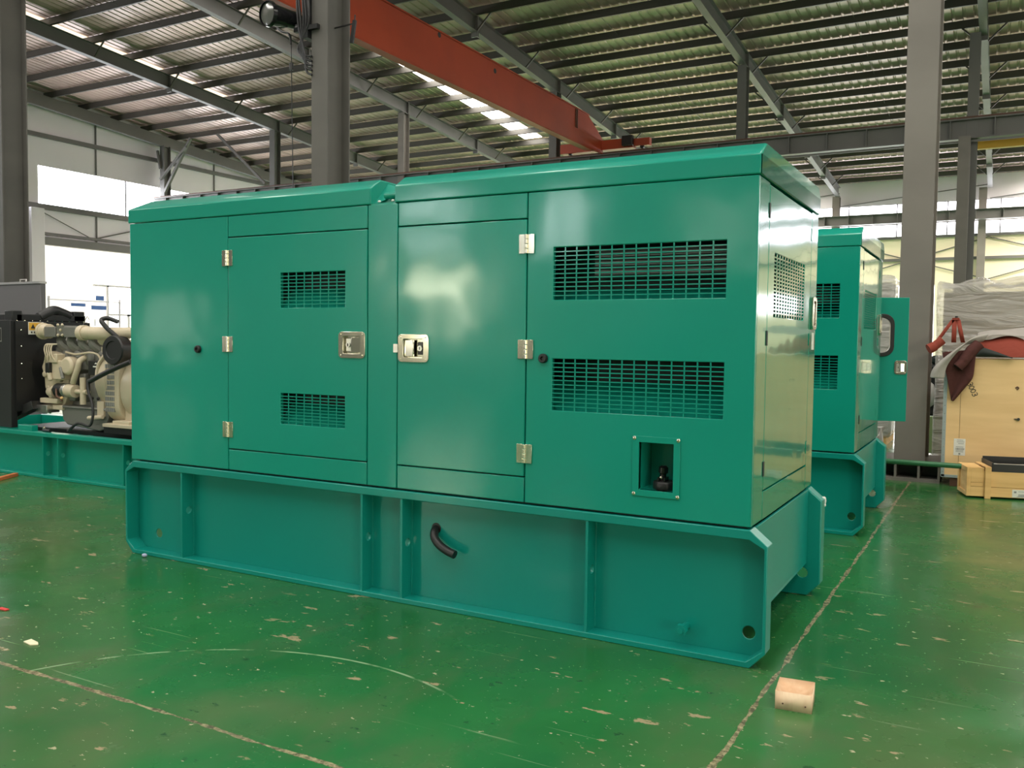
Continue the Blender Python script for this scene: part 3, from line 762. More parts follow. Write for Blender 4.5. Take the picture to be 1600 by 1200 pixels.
    b.lathe((-0.385, 0.066, 0.694), (0.08, 0, 1), [(0, 0.020), (0.02, 0.014), (0.03, 0.014), (0.034, 0.020), (0.056, 0.020), (0.064, 0.010), (0.064, 0.0)], BLACKGLOSS, 14)
    b.box(-0.395, -0.388, 0.03, 0.075, 0.694, 0.712, BLACKGLOSS); b.box(-0.368, -0.361, 0.03, 0.075, 0.694, 0.712, BLACKGLOSS)
    b.build('fuel_cap', fr)
    b = MB(); b.ball((-0.378, 0.03, 0.712), 0.0065, CHROME, n=8); b.build('cap_pin', fr)
    # right end
    def endp(y0, y1, z0, z1, name, holes=()):
        b = MB(); b.plate(rect(y0, y1, z0, z1), holes, 'x', -0.022, 0.0, PAINT_END); return b.build(name, g, bevel=0.003)
    endp(T + 0.002, 0.18 - G, ZB, ZS - G, 'corner_post'); endp(1.075 + G, W, ZB, ZS - G, 'corner_post')
    endp(0.18 + G, 1.075 - G, ZB, 0.668 - G, 'end_sill')
    ed = endp(0.18 + G, 1.075 - G, 0.668 + G, ZS - 0.012, 'end_door', [rect(0.29, 0.92, 1.38, 1.64)])
    b = MB(); grille(b, 'x', -0.004, -0.001, 0.29, 0.92, 1.38, 1.64, 12, 17, 0.017, 0.0062, PAINT_END); b.build('vent_grille', ed, smooth=0)
    b = MB(); b.box(-0.12, -0.11, 0.25, 0.96, 1.33, 1.69, DARK); b.build('vent_baffle', ed, smooth=0)
    for y in (0.18, 1.075):
        for z in (1.80, 1.29, 0.76):
            b = MB(); b.box(0.0, 0.003, y - 0.012, y + 0.012, z - 0.03, z + 0.03, DARK if y < 0.5 else PAINT_END); b.build('hinge_slot', ed, bevel=0.001)
    b = MB(); b.plate(rrect(1.10, 1.20, 1.34, 1.50, 0.02), [rrect(1.12, 1.18, 1.36, 1.48, 0.012)], 'x', 0.0, 0.012, CHROME); b.box(0.0, 0.003, 1.11, 1.19, 1.35, 1.49, BROWN); b.box(0.002, 0.010, 1.13, 1.155, 1.37, 1.47, CHROME)
    b.build('end_latch', g, bevel=0.002)
    b = MB(); b.box(0.0005, 0.002, 1.135, 1.195, 1.24, 1.325, PAPER); b.build('paper_tag', g)
    # left end, back
    b = MB(); b.box(-L, -L + T, T + 0.001, W - T - 0.001, ZB, ZS - G, PAINT); b.build('left_end_panel', g, bevel=0.003)
    b = MB(); b.box(-L, -0.023, W - T, W, ZB, ZS - G, PAINT); b.build('rear_panel', g, bevel=0.003)
    # lid in two lengths
    def lid(x0, x1, cl, cr, name):
        zv, zt, c = ZS + 0.078, ZS + 0.13, 0.075
        b = MB()
        lo = [(x0, -0.004, ZS), (x1, -0.004, ZS), (x1, W + 0.004, ZS), (x0, W + 0.004, ZS)]
        mid = [(x0, -0.004, zv), (x1, -0.004, zv), (x1, W + 0.004, zv), (x0, W + 0.004, zv)]
        top = [(x0 + cl, c, zt), (x1 - cr, c, zt), (x1 - cr, W - c + 0.02, zt), (x0 + cl, W - c + 0.02, zt)]
        fs = [(0, 1, 5, 4), (1, 2, 6, 5), (2, 3, 7, 6), (3, 0, 4, 7), (4, 5, 9, 8), (5, 6, 10, 9), (6, 7, 11, 10), (7, 4, 8, 11), (8, 9, 10, 11), (3, 2, 1, 0)]
        b.add(lo + mid + top, fs, PAINT)
        return b.build(name, g, bevel=0.006, seg=3)
    lid(-L - 0.01, -1.855, 0.10, 0.0, 'lid')
    lr = lid(-1.715, 0.006, 0.0, 0.0, 'lid')
    b = MB(); b.plate(rect(0.0, W, ZS + 0.001, ZS + 0.076), [], 'x', 0.006, 0.009, PAINT_END)
    b.plate([(0.0, ZS + 0.001), (W, ZS + 0.001), (W, ZS + 0.075), (W - 0.055, ZS + 0.126), (0.072, ZS + 0.126), (0.0, ZS + 0.075)], [], 'x', 0.0061, 0.009, PAINT_END)
    b.build('lid_end', lr)
    # rain flap saddle between the lids
    b = MB()
    b.box(-1.86, -1.71, 0.06, W - 0.06, ZS - 0.005, ZS + 0.03, PAINT)
    b.add([(-1.855, 0.02, ZS), (-1.855, 0.13, ZS + 0.118), (-1.855, 0.55, ZS + 0.118), (-1.855, 0.60, ZS), (-1.72, 0.10, ZS + 0.075), (-1.72, 0.50, ZS + 0.075)],
          [(0, 1, 2, 3), (1, 4, 5, 2), (0, 4, 1)], PAINT)
    b.box(-1.86, -1.71, 0.004, 0.06, ZS - 0.004, ZS + 0.005, PAINT)
    sd = b.build('rain_flap', g, smooth=0)
    b = MB(); b.cyl((-1.795, 0.035, ZS + 0.042), (-1.715, 0.035, ZS + 0.042), 0.016, PAINT, n=14); b.build('hinge_pin', sd)
    for x in (-1.815, -1.735):
        b = MB(); b.ball((x, 0.012, ZS + 0.013), 0.009, WHITE, (1.1, 0.7, 0.7), 8); b.build('bolt', sd)
    # round black buttons
    for x, z in ((-3.04, 1.20), (-0.912, 1.192)):
        b = MB(); b.lathe((x, 0.0, z), (0, -1, 0), [(0, 0.021), (0.012, 0.021), (0.018, 0.017), (0.018, 0.009), (0.010, 0.007), (0.010, 0.0)], BLACK, 18); b.build('rubber_plug', g)
    # jacking bolt
    b = MB(); b.cyl((-0.272, 0.073, 0.100), (-0.272, 0.020, 0.100), 0.016, PAINT_BASE, n=12); b.cyl((-0.272, 0.020, 0.100), (-0.272, -0.006, 0.100), 0.026, PAINT_BASE, n=6); b.cyl((-0.272, -0.006, 0.100), (-0.272, -0.012, 0.100), 0.013, PAINT_BASE, n=10); b.build('drain_bolt', g, smooth=20)
    return g

gen = generator('green canopied diesel generator in the foreground with four side vents')
b = MB(); b.tube(spline([(-1.512, 0.10, 0.366), (-1.512, 0.06, 0.356), (-1.497, 0.035, 0.328), (-1.46, 0.025, 0.298), (-1.41, 0.02, 0.276), (-1.372, 0.018, 0.266)]), 0.020, BLACK, 14)
b.build('drain_hose', gen)
b = MB(); b.cyl((-1.512, 0.078, 0.366), (-1.512, 0.071, 0.366), 0.026, BLACK); b.build('hose_grommet', gen)
b = MB(); b.ball((0.066, W + 0.012, 0.475), 0.012, WHITE, (0.9, 0.6, 1.8), 8); b.ball((0.062, W + 0.0, 0.487), 0.010, WHITE, n=8); b.ball((0.066, W + 0.01, 0.452), 0.010, WHITE, n=8); b.build('foam_bit', gen)

gen2 = dup(gen)
gen2['label'] = 'green canopied diesel generator behind the foreground one, with a rear door standing ajar'
gen2.location = (-0.004, 2.764, 0)
for ch in list(gen2.children):
    if ch.name.split('.')[0] in ('drain_hose', 'hose_grommet', 'foam_bit', 'paper_tag'):
        bpy.data.objects.remove(ch)
# rear door ajar, seen past the end of the second generator
hx, hy = -0.72, W + 0.012
dm = MB(); wd = 0.93
dm.plate(rect(0, wd, 0.66, 1.645), [rrect(0.42, 0.81, 1.19, 1.50, 0.07), lhole(0.832, 0.925, 1.035, 1.145)], 'y', 0.0, 0.03, PAINT)
dr = dm.build('rear_door', gen2, bevel=0.003)
b = MB(); b.plate(rrect(0.405, 0.825, 1.175, 1.515, 0.08), [rrect(0.435, 0.795, 1.205, 1.485, 0.06)], 'y', -0.012, 0.035, BLACK); b.build('window_gasket', dr, bevel=0.004)
latch(dr, (0, 0, 0), 0.832, 0.925, 1.035, 1.145, -0.001, True)
dr.location = (hx, hy, 0); dr.rotation_euler = (0, 0, math.radians(15))

# ------------------------------------------------------------------ open generator on the left
g3 = thing('diesel_generator', 'open diesel generator without canopy at the left, beige engine on a green base', 'generator', (-6.4, 2.0, 0))
off = (-6.4, 2.0, 0)
base_frame(g3, off, -8.4, -4.75, 1.39, 2.62, 0.405, [-6.57, -6.36, -5.50], PAINT, False)
def ex(px): return -7.03 + 0.0090 * (px - 60)
def ez(py): return 1.343 - 0.0059 * (py - 510)
RX = -7.14
b = MB(off)
b.box(-7.50, RX, 1.50, 2.26, 0.55, 1.395, BLACK)
b.build('radiator', g3, bevel=0.006)
b = MB(off); b.box(-7.52, RX + 0.01, 1.46, 1.52, 0.41, 1.40, BLACK); b.box(-7.62, -7.5, 1.46, 1.52, 0.41, 1.40, BLACK)
sf = b.build('radiator_side_frame', g3, bevel=0.004)
b = MB(off); b.box(-7.55, -7.16, 1.54, 2.25, 1.395, 1.46, BLACK)
b.box(RX - 0.14, RX - 0.02, 1.50, 1.60, 1.395, 1.49, BLACK); b.box(RX - 0.14, RX - 0.02, 2.12, 2.24, 1.40, 1.50, BLACK)
b.tube(spline([(-7.2, 1.78, 1.43), (-7.2, 1.86, 1.47), (-7.2, 1.94, 1.50), (-7.2, 2.02, 1.48), (-7.2, 2.10, 1.45)]), 0.05, BLACK, 12)
b.build('header_tank', g3, bevel=0.008)
b = MB(off)
b.plate([(1.50, 0.56), (2.26, 0.56), (2.26, 1.39), (1.50, 1.39)], [circ(1.95, 0.95, 0.30, 24)], 'x', RX, RX + 0.03, BLACK)
b.build('fan_shroud', g3)
b = MB(off)
for z in (1.31, 1.16, 1.00, 0.86):
    for y in (1.55,): b.ball((RX + 0.032, y, z), 0.008, CHROME, n=8)
for y in [1.52 + 0.075 * k for k in range(10)]: b.ball((RX + 0.02, y, 1.398), 0.006, CHROME, n=6)
for x in (-7.47, -7.40): 
    for z in (1.30, 1.15, 0.85, 0.78): b.ball((x + 0.09, 1.458, z), 0.009, CHROME, n=8)
b.build('radiator_bolt', g3)
b = MB(off); b.box(-7.34, -7.26, 1.4575, 1.4605, 1.20, 1.33, STEEL); b.box(-7.333, -7.267, 1.4565, 1.458, 1.21, 1.32, BLACK); b.build('rating_plate', g3)
b = MB(off)
b.box(RX + 0.0305, RX + 0.033, 1.62, 1.77, 1.27, 1.385, PAPER); b.box(RX + 0.0325, RX + 0.0345, 1.625, 1.765, 1.31, 1.38, YELLOW)
b.add([(RX + 0.035, 1.642, 1.325), (RX + 0.035, 1.688, 1.325), (RX + 0.035, 1.665, 1.368)], [(0, 1, 2)], INK)
for k in range(3): b.box(RX + 0.0345, RX + 0.0355, 1.70, 1.755, 1.325 + 0.016 * k, 1.331 + 0.016 * k, BROWN)
for k in range(4): b.box(RX + 0.0325, RX + 0.034, 1.645 + 0.028 * k, 1.659 + 0.028 * k, 1.282, 1.298, INK)
b.build('warning_sticker', g3, smooth=0)
# engine block group
b = MB(off)
b.box(-6.98, -6.15, 1.80, 2.2, 0.60, 1.16, ENGG); b.box(-6.9, -6.1, 1.76, 2.2, 0.95, 1.17, ENGG)
for k in range(5): b.box(-6.85 + 0.15 * k, -6.77 + 0.15 * k, 1.74, 1.8, 0.66, 0.92, ENGG)
for k in range(4): b.ball((-6.75 + 0.17 * k, 1.76, 1.06), 0.07, ENGG, (1, 0.6, 1.1), 10)
b.build('engine_block', g3, bevel=0.012)
b = MB(off)
tc = [(ex(92), ez(552)), (ex(70), ez(548)), (ex(60), ez(562)), (ex(56), ez(574)), (ex(60), ez(590)), (ex(61), ez(606)), (ex(66), ez(620)), (ex(72), ez(632)), (ex(92), ez(634)), (ex(100), ez(612)), (ex(98), ez(570))]
b.plate(tc, [], 'y', 1.72, 2.15, ENGB)
for px, py, r in ((68, 560, 0.03), (64, 585, 0.03), (70, 606, 0.026), (80, 624, 0.03), (76, 572, 0.05), (88, 590, 0.04)): b.lathe((ex(px), 1.72, ez(py)), (0, -1, 0), [(0, r), (0.03, r * 0.9), (0.03, 0)], ENGB, 12)
b.box(ex(62), ex(90), 1.66, 1.72, ez(630), ez(622), ENGB); b.box(ex(66), ex(96), 1.68, 1.75, ez(640), ez(632), ENGB)
b.build('timing_cover', g3, bevel=0.008)
b = MB(off)
b.cyl((ex(58), 1.72, ez(517)), (ex(70), 1.72, ez(517)), 0.068, ENGB, n=18); b.cyl((ex(58), 1.72, ez(517)), (ex(61), 1.72, ez(517)), 0.078, ENGB, n=18)
b.box(ex(70), ex(88), 1.665, 1.80, ez(526), ez(510), ENGG); b.box(ex(102), ex(121), 1.665, 1.80, ez(526), ez(510), ENGG); b.box(ex(88), ex(103), 1.68, 1.80, ez(524), ez(508), ENGG)
for px, py in ((91, 523), (98, 523), (91, 507), (98, 507), (95, 515)): b.ball((ex(px), 1.675, ez(py)), 0.014, ENGB, n=8)
b.cyl((ex(121), 1.72, ez(519)), (ex(128), 1.72, ez(519)), 0.070, ENGB, n=18)
b.tube([(ex(127), 1.72, ez(519)), (ex(165), 1.72, ez(520)), (ex(185), 1.74, ez(519)), (ex(200), 1.78, ez(517))], [0.058, 0.058, 0.052, 0.048], ENGB, 16)
b.build('intake_manifold', g3, bevel=0.004)
b = MB(off)
for k in range(4):
    x = ex(82 + 17 * k)
    b.tube(spline([(x, 1.78, ez(527)), (x + 0.02, 1.76, ez(536)), (x + 0.07, 1.80, ez(545)), (x + 0.12, 1.84, ez(548))]), 0.05, ENGG, 10)
b.ball((ex(150), 1.76, ez(530)), 0.06, ENGB, (1.3, 0.7, 0.8), 10); b.ball((ex(158), 1.76, ez(540)), 0.05, ENGG, n=10)
b.build('inlet_runner', g3)
b = MB(off); b.cyl((ex(198), 1.78, ez(517)), (ex(207), 1.79, ez(517)), 0.054, RED, n=18); b.build('port_cap', g3, bevel=0.004)
b = MB(off); b.box(ex(75), ex(102), 1.655, 1.78, ez(592), ez(562), ENGB); b.box(ex(80), ex(94), 1.64, 1.76, ez(566), ez(552), ENGB)
b.lathe((ex(108), 1.66, ez(570)), (0, -1, 0), [(-0.08, 0.085), (0, 0.085), (0.02, 0.07), (0.02, 0)], ENGB, 16)
b.box(ex(78), ex(84), 1.62, 1.66, ez(582), ez(566), BLACK); b.cyl((ex(84), 1.64, ez(594)), (ex(80), 1.64, ez(572)), 0.02, ENGB, n=10); b.cyl((ex(104), 1.64, ez(590)), (ex(100), 1.64, ez(572)), 0.016, ENGG, n=10)
b.build('injection_pump', g3, bevel=0.008)
for k in range(4):
    b = MB(off); x = 77 + 3.6 * k
    b.tube(spline([(ex(x + 4), 1.66, ez(537)), (ex(x), 1.64, ez(538)), (ex(x - 1), 1.63, ez(545)), (ex(x + 1), 1.63, ez(556)), (ex(x - 4 + 3 * k), 1.65, ez(566))]), 0.007, ENGB, 8); b.build('injector_line', g3)
b = MB(off); b.tube(spline([(ex(126), 1.74, ez(556)), (ex(126), 1.67, ez(562)), (ex(124), 1.66, ez(574)), (ex(119), 1.66, ez(588)), (ex(115), 1.67, ez(596))]), 0.026, ENGB, 12); b.build('coolant_pipe', g3)
b = MB(off); b.tube(spline([(ex(96), 1.72, ez(549)), (ex(115), 1.70, ez(552)), (ex(135), 1.70, ez(549)), (ex(148), 1.70, ez(551)), (ex(154), 1.70, ez(559))]), 0.009, ENGB, 8); b.build('fuel_line', g3)
b = MB(off); b.tube(spline([(ex(165), 1.70, ez(543)), (ex(163), 1.68, ez(552)), (ex(157), 1.66, ez(564)), (ex(155), 1.66, ez(576)), (ex(155), 1.67, ez(588))]), 0.014, ENGB, 10); b.box(ex(161), ex(168), 1.66, 1.74, ez(548), ez(540), ENGB); b.build('breather_pipe', g3)
b = MB(off); b.box(ex(134), ex(152), 1.70, 1.80, ez(583), ez(561), BLACK); cb = b.build('control_box', g3, bevel=0.006)
b = MB(off); b.add([(ex(144), 1.698, ez(566)), (ex(149), 1.698, ez(566)), (ex(146.5), 1.698, ez(563.5))], [(0, 1, 2)], PAPER); b.box(ex(142), ex(150.5), 1.6975, 1.699, ez(571), ez(569), PAPER); b.build('warning_print', cb)
b = MB(off); b.lathe((ex(72), 1.70, ez(612)), (1, 0, 0), [(0, 0.04), (0.1, 0.07), (0.12, 0.07)], ENGB, 16)
b.cyl((ex(89), 1.68, ez(608)), (ex(101), 1.68, ez(608)), 0.062, BLACK, n=20); b.cyl((ex(101), 1.68, ez(608)), (ex(118), 1.68, ez(609)), 0.060, ENGB, n=20); b.cyl((ex(102), 1.68, ez(608)), (ex(106), 1.68, ez(608)), 0.063, STEEL, n=20)
b.cyl((ex(118), 1.68, ez(609)), (ex(138), 1.68, ez(609)), 0.022, ENGB, n=12); b.build('starter_motor', g3, bevel=0.004)
b = MB(off); b.cyl((ex(132), 1.66, ez(628)), (ex(132), 1.66, ez(587)), 0.026, ENGB, n=12); b.cyl((ex(126), 1.66, ez(609)), (ex(138), 1.66, ez(609)), 0.020, ENGB, n=12); b.build('filter_head', g3)
b = MB(off); b.tube(spline([(ex(96), 1.62, ez(606)), (ex(100), 1.6, ez(616)), (ex(106), 1.60, ez(620)), (ex(108), 1.6, ez(624))]), 0.008, BROWN, 8); b.ball((ex(108), 1.6, ez(619)), 0.014, PINE, n=8); b.build('starter_cable', g3)
b = MB(off)
pan = [(ex(90), ez(634)), (ex(166), ez(636)), (ex(160), ez(664)), (ex(150), ez(668)), (ex(100), ez(662)), (ex(93), ez(654))]
b.plate(pan, [], 'y', 1.70, 2.2, ENGG); b.box(ex(88), ex(168), 1.68, 2.22, ez(636), ez(632), ENGG); b.build('oil_pan', g3, bevel=0.03, seg=4)
b = MB(off); b.box(ex(138), ex(160), 1.74, 1.9, ez(635), ez(600), ENGG); b.box(ex(150), ex(160), 1.68, 1.78, ez(645), ez(622), ENGB); b.cyl((ex(140), 1.66, ez(648)), (ex(162), 1.66, ez(645)), 0.02, ENGB, n=10)
b.ball((ex(143), 1.68, ez(618)), 0.016, BLACK, n=8); b.ball((ex(152), 1.68, ez(618)), 0.016, BLACK, n=8); b.build('engine_mount', g3, bevel=0.006)
b = MB(off); b.lathe((ex(150), 2.0, ez(588)), (1, 0, 0), [(0, 0.0), (0, 0.34), (0.10, 0.36), (0.16, 0.36), (0.20, 0.30), (0.20, 0.0)], ENGB, 28); b.build('flywheel_housing', g3)
b = MB(off)
b.plate(rrect(1.66, 2.34, 0.50, 1.10, 0.16, 6), [], 'x', ex(166), ex(186), ENGB); b.lathe((ex(186), 2.0, 0.80), (1, 0, 0), [(0, 0.33), (0.05, 0.35), (0.22, 0.35), (0.26, 0.30), (0.26, 0.0)], ENGB, 30)
b.box(ex(186), -5.0, 1.72, 2.28, 0.50, 1.06, ENGB)
al = b.build('alternator', g3, bevel=0.01)
b = MB(off)
for j in range(9):
    for i in range(5): b.box(ex(166.5) + 0.025 * i, ex(166.5) + 0.025 * i + 0.017, 1.655, 1.70, 0.60 + 0.048 * j, 0.634 + 0.048 * j, INKG)
b.build('alternator_vent', g3, smooth=0)
b = MB(off); b.box(ex(182), ex(206), 1.62, 1.74, ez(656), ez(648), ENGB); b.box(ex(170), -5.1, 1.6, 2.4, 0.47, 0.50, ENGB); b.build('alternator_foot', g3, bevel=0.004)
b = MB(off); b.lathe((ex(184), 1.62, ez(544)), (0.05, -1, 0.02), [(-0.12, 0.09), (-0.1, 0.125), (0.0, 0.128), (0.012, 0.12), (0.012, 0.08), (0.004, 0.075), (0.004, 0.0)], BLACK, 26); b.build('air_cleaner', g3)
b = MB(off); b.tube(spline([(ex(184), 1.70, ez(528)), (ex(174), 1.66, ez(516)), (ex(166), 1.64, ez(504)), (ex(162), 1.66, ez(499)), (ex(165), 1.70, ez(497)), (ex(174), 1.74, ez(502))]), 0.020, BLACK, 12); b.build('breather_hose', g3)
b = MB(off); b.tube(spline([(ex(215), 1.58, ez(560)), (ex(196), 1.56, ez(570)), (ex(175), 1.56, ez(581)), (ex(158), 1.57, ez(590)), (ex(148), 1.62, ez(591))]), 0.022, BLACK, 12); b.build('battery_cable', g3)
b = MB(off); b.tube(spline([(ex(154), 1.57, ez(592)), (ex(156), 1.56, ez(606)), (ex(164), 1.54, ez(622)), (ex(167), 1.53, ez(640)), (ex(163), 1.52, ez(656)), (ex(152), 1.48, 0.50), (ex(143), 1.44, 0.43)]), 0.012, BLACK, 10)
b.build('battery_cable', g3)
b = MB(off); b.cyl((ex(105), 1.44, 0.42), (ex(116), 1.44, 0.42), 0.016, BLACK, n=8); b.ball((ex(106), 1.44, 0.442), 0.014, CHROME, n=8); b.build('cable_lug', g3)
b = MB(off); b.tube(spline([(-6.9, 1.95, 1.25), (-6.72, 1.9, 1.35), (-6.65, 1.9, 1.44), (-6.62, 1.9, 1.41)]), 0.004, STEEL, 6); b.cyl((ex(130), 1.8, ez(508)), (ex(130), 1.8, ez(498)), 0.004, STEEL, n=6); b.build('dipstick', g3)
b = MB(off)
b.bar((-7.45, 1.56, 0.44), (-7.0, 1.62, 0.62), 0.10, 0.08, BLACK); b.box(-6.05, -5.2, 1.62, 1.70, 0.41, 0.47, BLACK); b.box(-7.5, -5.0, 2.3, 2.38, 0.41, 0.5, BLACK); b.box(-7.4, -5.0, 1.72, 2.30, 0.36, 0.40, BLACK)
b.box(-7.02, -6.85, 1.62, 1.75, 0.55, 0.62, STEEL); b.build('mounting_rail', g3, bevel=0.004)
b = MB(off); b.box(-6.95, -6.75, 1.41, 1.47, 0.404, 0.455, PAINT); b.build('lifting_lug', g3, bevel=0.004)

# ------------------------------------------------------------------ things at the left and on the floor
b = MB(); b.box(-14.0, -12.16, 5.05, 5.14, 0.0, 2.055, mat('dark_grey_sheet', (0.13, 0.12, 0.13), 0.45)); 
cab = thing('steel_panel', 'dark grey upright steel panel with pale top edge behind the black radiator', 'panel', (-13.3, 5.3, 0))
for q in range(1):
    b.off = Vector((-13.3, 5.3, 0)); b.build('body', cab, bevel=0.01)
b = MB((-13.3, 5.3, 0)); b.box(-14.0, -12.15, 5.03, 5.15, 2.055, 2.09, STEEL); b.build('top_edge', cab)
b = MB((-13.3, 5.3, 0)); b.tube([(-12.75, 5.1, 2.09), (-12.75, 5.1, 2.13), (-12.6, 5.1, 2.13), (-12.6, 5.1, 2.09)], 0.01, STEEL, 6); b.build('handle', cab)
b = MB(); 
for x, y, z0, ww, hh in ((-30, 17.9, 2.45, 0.8, 0.12), (-30, 18.7, 2.32, 0.7, 0.12)):
    pass
sg = thing('sign_board', 'small blue sign strips near the bright doorway at the left', 'sign', (-30, 18.3, 0))
b = MB((-30, 18.3, 0)); b.box(-30.03, -29.97, 17.0, 17.06, 0, 2.7, WALLG); b.box(-30.03, -29.97, 20.0, 20.06, 0, 2.7, WALLG); b.box(-30.02, -29.98, 17.0, 20.0, 2.56, 2.6, WALLG); b.build('stand', sg)
for y0, y1, z0, z1 in ((17.9, 18.5, 2.36, 2.48), (18.75, 19.4, 2.26, 2.42), (18.95, 19.3, 2.62, 2.80)):
    b = MB((-30, 18.3, 0)); b.box(-29.97, -29.95, y0, y1, z0, z1, BLUE); b.build('blue_strip', sg)

b = MB(); b.tube([(-12.0, 4.94, 0.25), (0.56, 4.94, 0.25)], 0.022, GRPIPE, 12)
fr_ = thing('floor_rail', 'long green pipe rail low over the floor in front of the columns', 'rail', (-7, 4.94, 0))
b.off = Vector((-7, 4.94, 0)); b.build('pipe', fr_)
for x in (-11.8, -9.5, -5.5, -1.2):
    b = MB((-7, 4.94, 0)); b.cyl((x, 4.94, 0.0), (x, 4.94, 0.24), 0.018, GRPIPE, n=10); b.build('post', fr_)

wb = thing('wood_block', 'pale wooden offcut block lying on the floor joint in front of the generator', 'wood block', (0.236, -0.27, 0), math.radians(6))
b = MB(); hx_, hy_, H = 0.061, 0.068, 0.064
rows = []
for i in range(7):
    y = -hy_ + 2 * hy_ * i / 6
    rows.append([Vector((-hx_ + 2 * hx_ * k / 8, y, H - 0.030 * (1 - ((k - 4) / 4.0) ** 4) * (1 - ((i - 3) / 3.0) ** 2))) for k in range(9)])
b.grid(rows, mat('planed_offcut_face', (0.66, 0.40, 0.23), 0.6, var=((30, 30, 8), (0.74, 0.50, 0.31), 0.45, 0.7)))
bot = [(-hx_, -hy_, 0), (hx_, -hy_, 0), (hx_, hy_, 0), (-hx_, hy_, 0)]
fr0, bk = rows[0], rows[-1]; lf = [r[0] for r in rows]; rt = [r[-1] for r in rows]
for chain, (p, q) in ((fr0, (bot[0], bot[1])), (rt, (bot[1], bot[2])), (list(reversed(bk)), (bot[2], bot[3])), (list(reversed(lf)), (bot[3], bot[0]))):
    vs = list(chain) + [Vector(q), Vector(p)]; b.add(vs, [tuple(range(len(vs)))], BLOCKW)
b.add(bot, [(3, 2, 1, 0)], BLOCKW)
o = b.build('block', wb, smooth=50)
import bmesh as _bm
_t = _bm.new(); _t.from_mesh(o.data); _bm.ops.remove_doubles(_t, verts=_t.verts, dist=0.0005); _bm.ops.recalc_face_normals(_t, faces=_t.faces); _t.to_mesh(o.data); _t.free()
for x in (-0.035, 0.04):
    b = MB(); b.cyl((x, -hy_ - 0.0015, 0.022), (x, -hy_ + 0.003, 0.022), 0.003, BROWN, n=8); b.build('nail_hole', wb)

b = MB((-2.62, -1.25, 0)); b.plate([(-2.66, -1.26), (-2.60, -1.27), (-2.575, -1.25), (-2.60, -1.235), (-2.66, -1.225)], [], 'z', 0.0, 0.006, mat('pale_chip', (0.80, 0.72, 0.50), 0.6))
o = b.build('wood_chip', bevel=0.002); o.location = (-2.62, -1.25, 0.0); tag(o, 'pale wood chip lying on the green floor at the left', 'wood chip')
b = MB(); b.ball((0, 0, 0.011), 0.014, mat('pale_blue_plastic', (0.40, 0.42, 0.60), 0.5), (1.25, 1.0, 0.8), 10)
o = b.build('plastic_nub'); o.location = (-3.44, -0.045, 0); tag(o, 'small pale blue plastic piece by the left foot of the front generator', 'debris')
b = MB(); b.box(-0.03, 0.03, -0.01, 0.012, 0, 0.006, RED)
o = b.build('plastic_scrap', bevel=0.002); o.location = (-3.16, -1.04, 0); tag(o, 'tiny red scrap on the floor at the left edge', 'debris')
b = MB(); b.box(-0.3, 0.3, -0.022, 0.022, 0, 0.03, mat('orange_lath', (0.55, 0.15, 0.05), 0.55))
o = b.build('wood_lath', bevel=0.003); o.location = (-6.73, 1.07, 0); o.rotation_euler = (0, 0, math.radians(-62)); tag(o, 'orange brown lath on the floor before the open generator', 'wood lath')

# ------------------------------------------------------------------ right side: crates, wrapped goods, clothes
pcr = thing('plywood_crate', 'tall plywood crate with galvanised edge strips at the right', 'crate', (1.1, 5.3, 0))
off = (1.1, 5.3, 0); cx0, cx1, cy0, cy1 = 0.38, 2.0, 5.45, 5.95
b = MB(off); b.box(cx0, cx1, cy0, cy1, 0.085, 1.155, PLY); b.build('crate_body', pcr, bevel=0.003)
b = MB(off); b.box(cx0 - 0.004, cx0 + 0.026, cy0 - 0.003, cy0, 0.085, 1.155, GALV); b.box(cx0 - 0.004, cx0, cy0, cy0 + 0.03, 0.085, 1.155, GALV)
b.box(cx0, cx1, cy0 - 0.003, cy0, 0.08, 0.105, GALV)
for k in range(14): b.ball((cx0 + 0.012, cy0 - 0.003, 0.13 + 0.075 * k), 0.004, INKG, n=6)
b.build('edge_strip', pcr)
for x in (0.45, 1.0, 1.6):
    b = MB(off); b.box(x, x + 0.09, cy0 + 0.01, cy1 - 0.01, 0.0, 0.085, BROWN)
    b.build('skid', pcr, bevel=0.003)
b = MB(off); b.box(cx0 + 0.135, cx0 + 0.137, cy0 - 0.0015, cy0, 0.1, 1.15, BROWN); b.build('sheet_seam', pcr)
lb = MB(off); lb.box(0.475, 0.568, cy0 - 0.0025, cy0 - 0.0005, 0.285, 0.435, PAPER); lab = lb.build('paper_label', pcr)
b = MB(off)
random.seed(3)
for z, x0, x1 in ((0.42, 0.50, 0.55), (0.405, 0.50, 0.56), (0.39, 0.51, 0.555)): b.box(x0, x1, cy0 - 0.0035, cy0 - 0.0025, z, z + 0.004, mat('faint_print', (0.55, 0.54, 0.5), 0.6) if z > 1 else INKG)
x = 0.49
while x < 0.556: wv = random.choice((0.002, 0.003, 0.0045)); b.box(x, x + wv, cy0 - 0.0035, cy0 - 0.0025, 0.335, 0.352, INKG); x += wv + random.choice((0.002, 0.003))
for z in (0.36, 0.327, 0.316): b.box(0.492, 0.553, cy0 - 0.0035, cy0 - 0.0025, z, z + 0.004, INKG)
b.box(0.515, 0.53, cy0 - 0.0035, cy0 - 0.0025, 0.293, 0.306, INKG)
b.build('label_print', lab, smooth=0)
